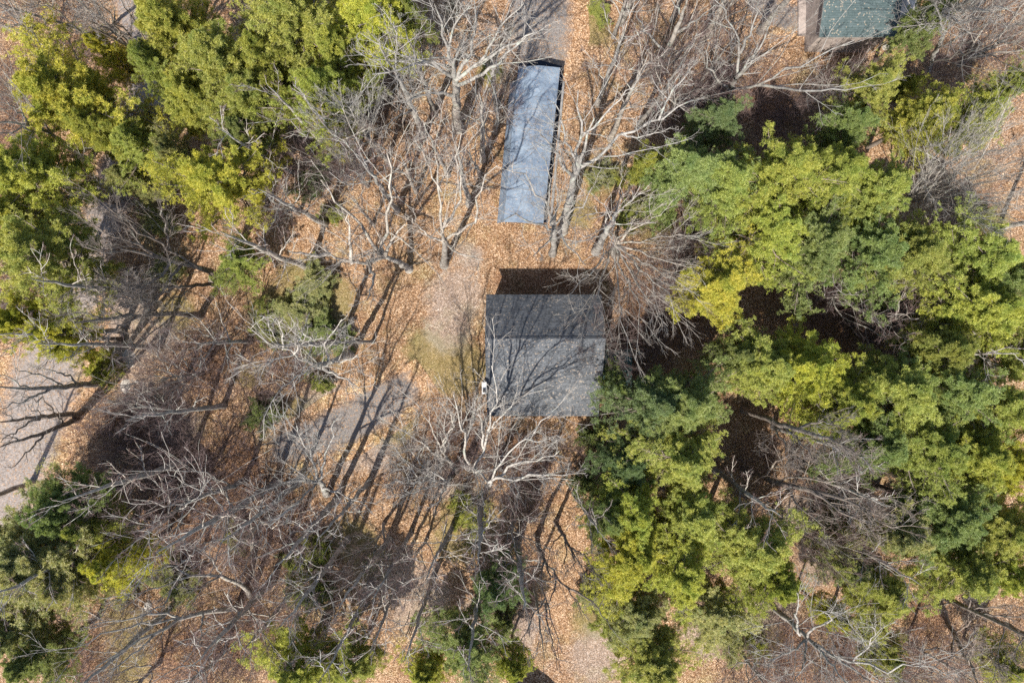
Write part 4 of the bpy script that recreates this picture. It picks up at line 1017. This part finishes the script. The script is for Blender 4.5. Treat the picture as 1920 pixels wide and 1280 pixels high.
# ---------------------------------------------------------------- pines
rngp = np.random.default_rng(5)
PV = [pine_meshes('pine', rngp, 15, 3.6)[:2] for _ in range(8)]
LV = [pine_meshes('sapling', rngp, 4, 2.2, 'bush')[:2] for _ in range(3)]
CC = {'y': (.475, .485, .095), 'Y': (.53, .51, .08), 'm': (.42, .445, .105), 'g': (.32, .375, .115), 'o': (.45, .45, .17), 'd': (.21, .28, .105)}
PINES = [
 (640, 110, 70, 15, 'y', 'yellow green pine filling the right of the upper left stand'),
 (500, 120, 62, 16, 'y', 'yellow pine top in the heart of the upper left stand'),
 (770, 25, 35, 13, 'm', 'small green pine tip at the top edge beside the big pale tree'),
 (620, 230, 42, 13, 'Y', 'small golden pine tip at the bottom right of the upper left stand'),
 (300, 120, 55, 15, 'm', 'green pine between the narrow road and the upper left stand'),
 (400, 210, 50, 13, 'm', 'green pine in the gap above the golden pine foot'),
 (190, 250, 60, 14, 'y', 'yellow green pine below the broad golden green pine'),
 (330, 290, 45, 12, 'o', 'thin olive pine left of the golden pine foot'),
 (15, 1180, 70, 13, 'o', 'olive pine on the left edge below the large olive pine'),
 (165, 985, 50, 12, 'm', 'green pine top above the bright yellow pine'),
 (10, 1010, 55, 13, 'o', 'olive pine cut by the left edge beside the road foot'),
 (130, 170, 112, 16, 'Y', 'broad golden green pine at upper left beside the road'),
 (320, 50, 90, 16, 'y', 'yellow green pine at the top edge right of the narrow road'),
 (430, 120, 95, 17, 'm', 'green pine in the middle of the upper left pine stand'),
 (560, 50, 105, 17, 'm', 'wide pine along the top edge of the upper left stand'),
 (700, 50, 92, 15, 'Y', 'golden pine at the right end of the upper left stand'),
 (600, 170, 85, 16, 'y', 'rounded yellow pine beside the brushy grey fan tree'),
 (480, 190, 75, 15, 'm', 'green pine left of the rounded yellow pine'),
 (350, 180, 70, 14, 'y', 'pine between the golden pine and the central stand'),
 (405, 330, 95, 15, 'Y', 'golden pine with loose dark gaps at the foot of the upper left stand'),
 (450, 255, 55, 13, 'g', 'darker green pine above the golden pine foot'),
 (50, 320, 100, 16, 'y', 'yellow green pine against the left edge below the white trunk'),
 (100, 480, 100, 16, 'm', 'large green pine above the bright yellow one on the left'),
 (20, 420, 70, 15, 'y', 'pine cut by the left edge above the road'),
 (250, 270, 65, 12, 'm', 'open green pine in the middle of the left stand'),
 (50, 600, 55, 13, 'Y', 'left half of the bright yellow pine pair over the dirt road'),
 (105, 635, 62, 13, 'Y', 'right half of the bright yellow pine pair over the dirt road'),
 (440, 490, 48, 8, 'm', 'small soft green pine right of the leaning dark trunk'),
 (60, 1060, 120, 15, 'o', 'olive green pine on the lower left edge'),
 (110, 950, 75, 14, 'g', 'dark green pine at the foot of the dirt road'),
 (215, 1050, 58, 12, 'Y', 'bright yellow pine beside the olive pine'),
 (130, 1090, 60, 13, 'o', 'olive pine tucked left of the bright yellow pine'),
 (60, 1240, 62, 12, 'g', 'green pine in the bottom left corner'),
 (560, 1240, 80, 12, 'y', 'left yellow pine of the bottom edge row'),
 (660, 1250, 62, 11, 'm', 'green pine in the middle of the bottom edge row'),
 (870, 1220, 80, 11, 'g', 'deep green pine right of the stake rows'),
 (800, 1262, 48, 9, 'y', 'low yellow pine on the bottom edge below the stakes'),
 (960, 1250, 40, 9, 'y', 'small yellow pine left of the dark brown shed'),
 (930, 1100, 52, 12, 'd', 'dark shadowy pine above the deep green pine'),
 (1290, 330, 95, 15, 'g', 'green pine with spiky left edge right of the canopy'),
 (1210, 315, 40, 12, 'y', 'thin tip of a yellow green pine nearest the canopy'),
 (1340, 225, 58, 11, 'd', 'dull dark green pine above the right hand stand'),
 (1370, 360, 85, 15, 'm', 'green pine inside the left of the right hand stand'),
 (1470, 340, 95, 16, 'y', 'large yellow pine in the middle of the right hand stand'),
 (1570, 330, 85, 15, 'y', 'yellow green pine left of the silvery fan tree'),
 (1640, 370, 75, 15, 'm', 'green pine touching the foot of the silvery fan tree'),
 (1440, 440, 85, 15, 'y', 'yellow pine in the belly of the right hand stand'),
 (1350, 530, 90, 14, 'Y', 'golden pine facing the dark hollow right of the house'),
 (1540, 470, 90, 15, 'g', 'green pine below the middle of the right hand stand'),
 (1630, 480, 80, 15, 'g', 'deep green pine above the brushy clearing'),
 (1720, 470, 80, 15, 'm', 'green pine below the silvery fan tree'),
 (1640, 170, 62, 12, 'm', 'green pine below the teal roofed house'),
 (1740, 215, 65, 13, 'y', 'yellow green pine above the silvery fan tree'),
 (1830, 225, 65, 13, 'y', 'yellow pine near the right edge above the silver fan'),
 (1590, 240, 48, 12, 'g', 'small green pine above the large right hand stand'),
 (1830, 480, 80, 15, 'm', 'green pine near the right edge below the silver fan'),
 (1900, 520, 70, 15, 'g', 'dark green pine cut by the right edge'),
 (1840, 590, 90, 15, 'y', 'broad yellow pine near the right edge beside the clearing'),
 (1760, 640, 65, 14, 'm', 'green pine at the right rim of the brushy clearing'),
 (1910, 660, 65, 14, 'm', 'green pine on the right edge at mid height'),
 (1430, 680, 78, 14, 'm', 'green pine at the left end of the lower golden group'),
 (1520, 690, 92, 15, 'Y', 'big golden pine above the short dark trunk'),
 (1580, 760, 75, 15, 'y', 'yellow pine below the big golden pine'),
 (1380, 665, 45, 12, 'g', 'small green pine left of the golden group'),
 (1225, 748, 80, 13, 'd', 'blue green pine touching the right corner of the roof'),
 (1290, 760, 85, 14, 'g', 'green pine right of the roof corner pine'),
 (1150, 722, 32, 9, 'g', 'small green pine tip hanging over the roof corner'),
 (1270, 850, 85, 14, 'm', 'green pine below the roof corner group'),
 (1170, 870, 62, 12, 'd', 'dark green pine left in the central lower stand'),
 (1140, 960, 62, 13, 'g', 'green pine on the left rim of the central lower stand'),
 (1190, 960, 70, 14, 'y', 'yellow green pine inside the central lower stand'),
 (1180, 1040, 88, 14, 'Y', 'golden pine low in the central lower stand'),
 (1290, 960, 82, 14, 'm', 'green pine in the middle of the central lower stand'),
 (1280, 1070, 72, 14, 'y', 'yellow pine beside the golden pine of the lower stand'),
 (1390, 1030, 92, 15, 'm', 'broad green pine at the right of the central lower stand'),
 (1440, 1080, 62, 14, 'y', 'yellow pine at the lower right rim of the central stand'),
 (1190, 1160, 68, 11, 'o', 'hazy olive pine right of the forked dark tree'),
 (1220, 1240, 85, 12, 'm', 'green pine on the bottom edge right of the shed'),
 (1340, 1140, 72, 10, 'o', 'soft olive pine over pale ground at lower centre right'),
 (1680, 740, 92, 15, 'm', 'green pine right of the golden group'),
 (1780, 740, 82, 15, 'g', 'deep green pine in the middle of the right stand'),
 (1870, 760, 82, 15, 'm', 'green pine of the right stand near the edge'),
 (1640, 850, 72, 14, 'g', 'green pine at the left rim of the lower right stand'),
 (1730, 850, 82, 15, 'm', 'green pine above the middle of the lower right stand'),
 (1830, 860, 78, 15, 'y', 'yellow green pine in the lower right stand'),
 (1905, 880, 72, 15, 'Y', 'golden pine on the right edge of the lower right stand'),
 (1770, 960, 88, 14, 'g', 'dark green pine in the heart of the lower right stand'),
 (1870, 990, 82, 14, 'm', 'green pine right of the dark heart of the stand'),
 (1690, 1010, 68, 13, 'o', 'olive pine at the tip of the long dark trunk'),
 (1800, 1070, 78, 13, 'm', 'green pine above the dark trunks at lower right'),
 (1660, 1120, 68, 12, 'm', 'green pine above the crooked white oak tips'),
 (1890, 1080, 62, 13, 'y', 'yellow pine near the right edge above the last trunks'),
 (1600, 1060, 52, 10, 'o', 'hazy olive pine left of the lower right stand'),
 (1560, 1155, 32, 10, 'Y', 'tiny golden pine top beside the crooked white oak'),
 (1650, 1225, 48, 10, 'm', 'low green pine under the end of the crooked oak'),
 (1745, 35, 50, 12, 'g', 'bright green pine right of the flat pale rock'),
 (1890, 170, 45, 12, 'm', 'small green pine on the right edge near the top'),
 (205, 100, 35, 13, 'Y', 'small golden pine top jutting over the narrow road'),
 (250, 330, 40, 10, 'o', 'thin olive pine above the road bend'),
 (1890, 1250, 45, 8, 'm', 'low green pine in the bottom right corner'),
]
for i, (px, py, rp, h, c, lab) in enumerate(PINES):
    h *= .8; zc = .72 * h
    x, y, _ = wp(px, py, zc)
    R = rp / S * (H - zc) / H * 1.13
    a, b = PV[(i * 5 + 1) % 8]
    e = tag(empty('pine_tree', (x, y, gz(x, y) - .1), i * 1.7, (R / 3.6, R / 3.6, h / 15)), lab, 'tree', 'pine trees')
    link('trunk', a, e); o = link('crown', b, e)
    k = rngp.uniform(.88, 1.12); cr = CC[c]
    o.color = (cr[0] * k * rngp.uniform(.94, 1.06), cr[1] * k, cr[2] * k, 1)

SAPS = [
 (550, 590, 55, 3.5, 'o', 'low green sapling clump above the white limbed oak'), (610, 620, 45, 3, 'g', 'low green sapling clump right above the white limbed oak'),
 (500, 620, 40, 3, 'm', 'low green sapling clump left above the white limbed oak'), (590, 540, 45, 3, 'o', 'mossy green sapling left of the open leaf slope'),
 (490, 770, 32, 2.5, 'g', 'small green shrub left of the gravel drive'), (600, 720, 24, 2, 'm', 'small green shrub just above the gravel drive'),
 (600, 1030, 30, 2.5, 'y', 'green sapling left of the long diagonal shadow'), (560, 1050, 42, 3.5, 'm', 'soft green sapling patch in the lower left brush'),
 (590, 1120, 36, 3, 'g', 'dark green sapling above the bottom pine row'), (330, 1090, 45, 3.5, 'o', 'hazy olive shrub right of the bright yellow pine'),
 (190, 690, 30, 4, 'y', 'small yellow sapling beside the bright yellow pine pair'), (590, 340, 36, 3.5, 'd', 'dark green shrub in the gap right of the golden pine'),
 (620, 400, 22, 2, 'm', 'small green sapling in leaves below the dark shrub'), (870, 965, 34, 2.2, 'y', 'yellow green shrub patch below the white maple group'),
 (890, 1000, 24, 2, 'o', 'green shrub patch right of the thin slope trees'), (1130, 330, 32, 2.5, 'o', 'olive shrub right of the forking oak by the canopy'),
 (918, 140, 15, 1.5, 'm', 'tiny green shrub left of the canopy top'), (1125, 15, 26, 2, 'm', 'green shrub at the top edge right of the drive'),
 (1180, 405, 28, 2.5, 'm', 'small green sapling between the spray tree and the pines'), (1230, 400, 40, 3.5, 'o', 'olive sapling below the spiky edged pine'),
 (1840, 400, 30, 2.5, 'o', 'low olive shrub under the silvery fan tree'), (1550, 1010, 52, 4, 'o', 'hazy olive sapling on pale ground at lower right'),
 (1590, 960, 36, 3, 'o', 'thin olive sapling under the long dark trunk'), (1120, 1110, 40, 3.5, 'o', 'olive sapling right of the forked dark tree limbs'),
 (1150, 1170, 42, 3.5, 'm', 'green sapling by the hazy olive pine'), (240, 1100, 24, 2, 'y', 'small yellow shrub under the bright yellow pine'),
 (700, 1050, 22, 1.5, 'o', 'small olive shrub between two thin slope trees'), (1690, 165, 30, 4, 'y', 'yellow sapling right of the green pine below the teal roof'),
 (1370, 1180, 45, 3.5, 'o', 'olive sapling right of the soft olive pine'), (940, 1170, 30, 3, 'g', 'green sapling above the small yellow pine'),
 (1110, 820, 28, 3.5, 'g', 'green sapling below the right end of the roof'), (1100, 900, 26, 3.5, 'g', 'green sapling left of the dark pine in the central stand'),
 (440, 1010, 30, 2.5, 'o', 'faint olive shrub in the thick lower left brush'), (1640, 560, 46, 4, 'o', 'grey olive sapling in the brushy clearing'),
 (310, 500, 30, 2.5, 'o', 'olive shrub under the heavy dark leaning tree'), (300, 420, 36, 3, 'o', 'olive shrub beside the dirt road bend'),
 (1420, 1210, 26, 2, 'y', 'small yellow shrub left of the crooked oak trunk'),
]
for i, (px, py, rp, h, c, lab) in enumerate(SAPS):
    h *= .65; x, y, _ = wp(px, py, h * .5)
    R = rp / S * .97
    a, b = LV[i % 3]
    e = tag(empty('evergreen_shrub', (x, y, gz(x, y) - .05), i * 2.3, (R / 2.2, R / 2.2, h / 4)), lab, 'shrub', 'low evergreen shrubs')
    link('stem', a, e); o = link('foliage', b, e); o.color = (*[v * .85 for v in CC[c]], 1)

# ---------------------------------------------------------------- tangled bare undergrowth: one mass nobody could count
BR = [(700, 180, 50), (685, 255, 45), (660, 215, 40), (640, 300, 35), (1265, 190, 55), (1330, 150, 50), (1440, 195, 60), (1380, 120, 40), (1500, 230, 55), (1300, 240, 40), (1400, 240, 40),
      (1240, 600, 60), (1270, 490, 50), (1200, 560, 50), (1160, 640, 30), (1220, 650, 45), (1260, 540, 50), (1180, 510, 40), (870, 810, 50), (800, 870, 50), (980, 870, 55), (1030, 840, 40), (760, 900, 45),
      (840, 790, 40), (900, 900, 45), (1000, 920, 40), (250, 790, 50), (330, 760, 60), (200, 840, 60), (280, 870, 60), (400, 830, 55), (380, 680, 60), (330, 680, 40), (440, 880, 60), (350, 940, 60), (480, 960, 60),
      (560, 980, 60), (540, 1040, 40), (420, 1010, 60), (300, 1020, 50), (250, 1150, 50), (350, 1190, 60), (450, 1200, 60), (400, 1260, 55), (200, 1250, 55), (120, 1200, 50), (540, 1150, 50), (620, 1170, 40),
      (500, 900, 50), (460, 1080, 50), (520, 1210, 40), (470, 1140, 50), (1450, 1200, 60), (1520, 1240, 60), (1600, 1190, 60), (1740, 1190, 50), (1400, 1260, 55), (1480, 1150, 45), (1560, 1270, 50), (1680, 1260, 55),
      (1560, 580, 55), (1640, 620, 55), (1700, 600, 50), (1480, 570, 45), (1610, 570, 50), (1420, 850, 45), (1500, 880, 45), (1580, 900, 40), (1400, 940, 40), (1780, 405, 40),
      (1850, 60, 50), (1800, 110, 50), (1720, 120, 40), (1890, 120, 50), (60, 210, 50), (20, 290, 45), (150, 60, 45), (80, 30, 45), (200, 110, 40), (30, 150, 40), (20, 560, 50), (10, 620, 45),
      (560, 700, 45), (500, 680, 50), (440, 640, 45), (480, 740, 40), (540, 660, 45), (1300, 440, 45), (1350, 430, 40), (1380, 640, 40), (560, 330, 40), (620, 340, 35), (940, 1100, 55), (960, 1040, 40), (920, 1160, 40),
      (230, 320, 45), (270, 400, 40), (240, 470, 40), (690, 1170, 32), (1330, 640, 35), (1190, 680, 35), (1650, 700, 30), (1820, 1230, 45), (1880, 1200, 40), (1130, 880, 30), (1330, 1100, 30), (80, 1190, 40)]
def build_brush():
    rng = np.random.default_rng(21)
    g1 = []; g1r = []
    for px, py, r in BR:
        n = int(58 * (r / 50) ** 2)
        cx, cy, _ = wp(px, py)
        hmax = rng.uniform(1.6, 3.6)
        for _ in range(n):
            a = rng.random() * 6.283; q = math.sqrt(rng.random()) * r / S * 1.1
            x, y = cx + math.cos(a) * q, cy + math.sin(a) * q
            az = rng.random() * 6.283; h = hmax * (.5 + .6 * rng.random()); sp = h * (.2 + .8 * rng.random())
            z = gz(x, y) - .05
            g1.append(resample([(x, y, z), (x + math.cos(az) * sp * .35, y + math.sin(az) * sp * .35, z + h * .6), (x + math.cos(az) * sp, y + math.sin(az) * sp, z + h)], 5))
            g1r.append(np.linspace(.017, .008, 5))
    P = np.stack(g1); R = np.stack(g1r)
    P[:, 1:] += rng.normal(size=P[:, 1:].shape) * .06
    P2, R2 = grow(rng, P, R, 7, .15, 1, 42, 14, .45, .03, .16, 4, .6, rmin=.007)
    P3, R3 = grow(rng, P2, R2, 2, .3, 1, 40, 14, .5, .02, .15, 3, .7, rmin=.0055)
    me = tube_mesh('undergrowth', [(P, R, 3, 0), (P2, R2, 3, 0), (P3, R3, 3, 0)], [M['brush']])
    tag(link('undergrowth', me), 'tangled bare brown brush filling the gaps below the trees', 'undergrowth', kind='stuff')
build_brush()
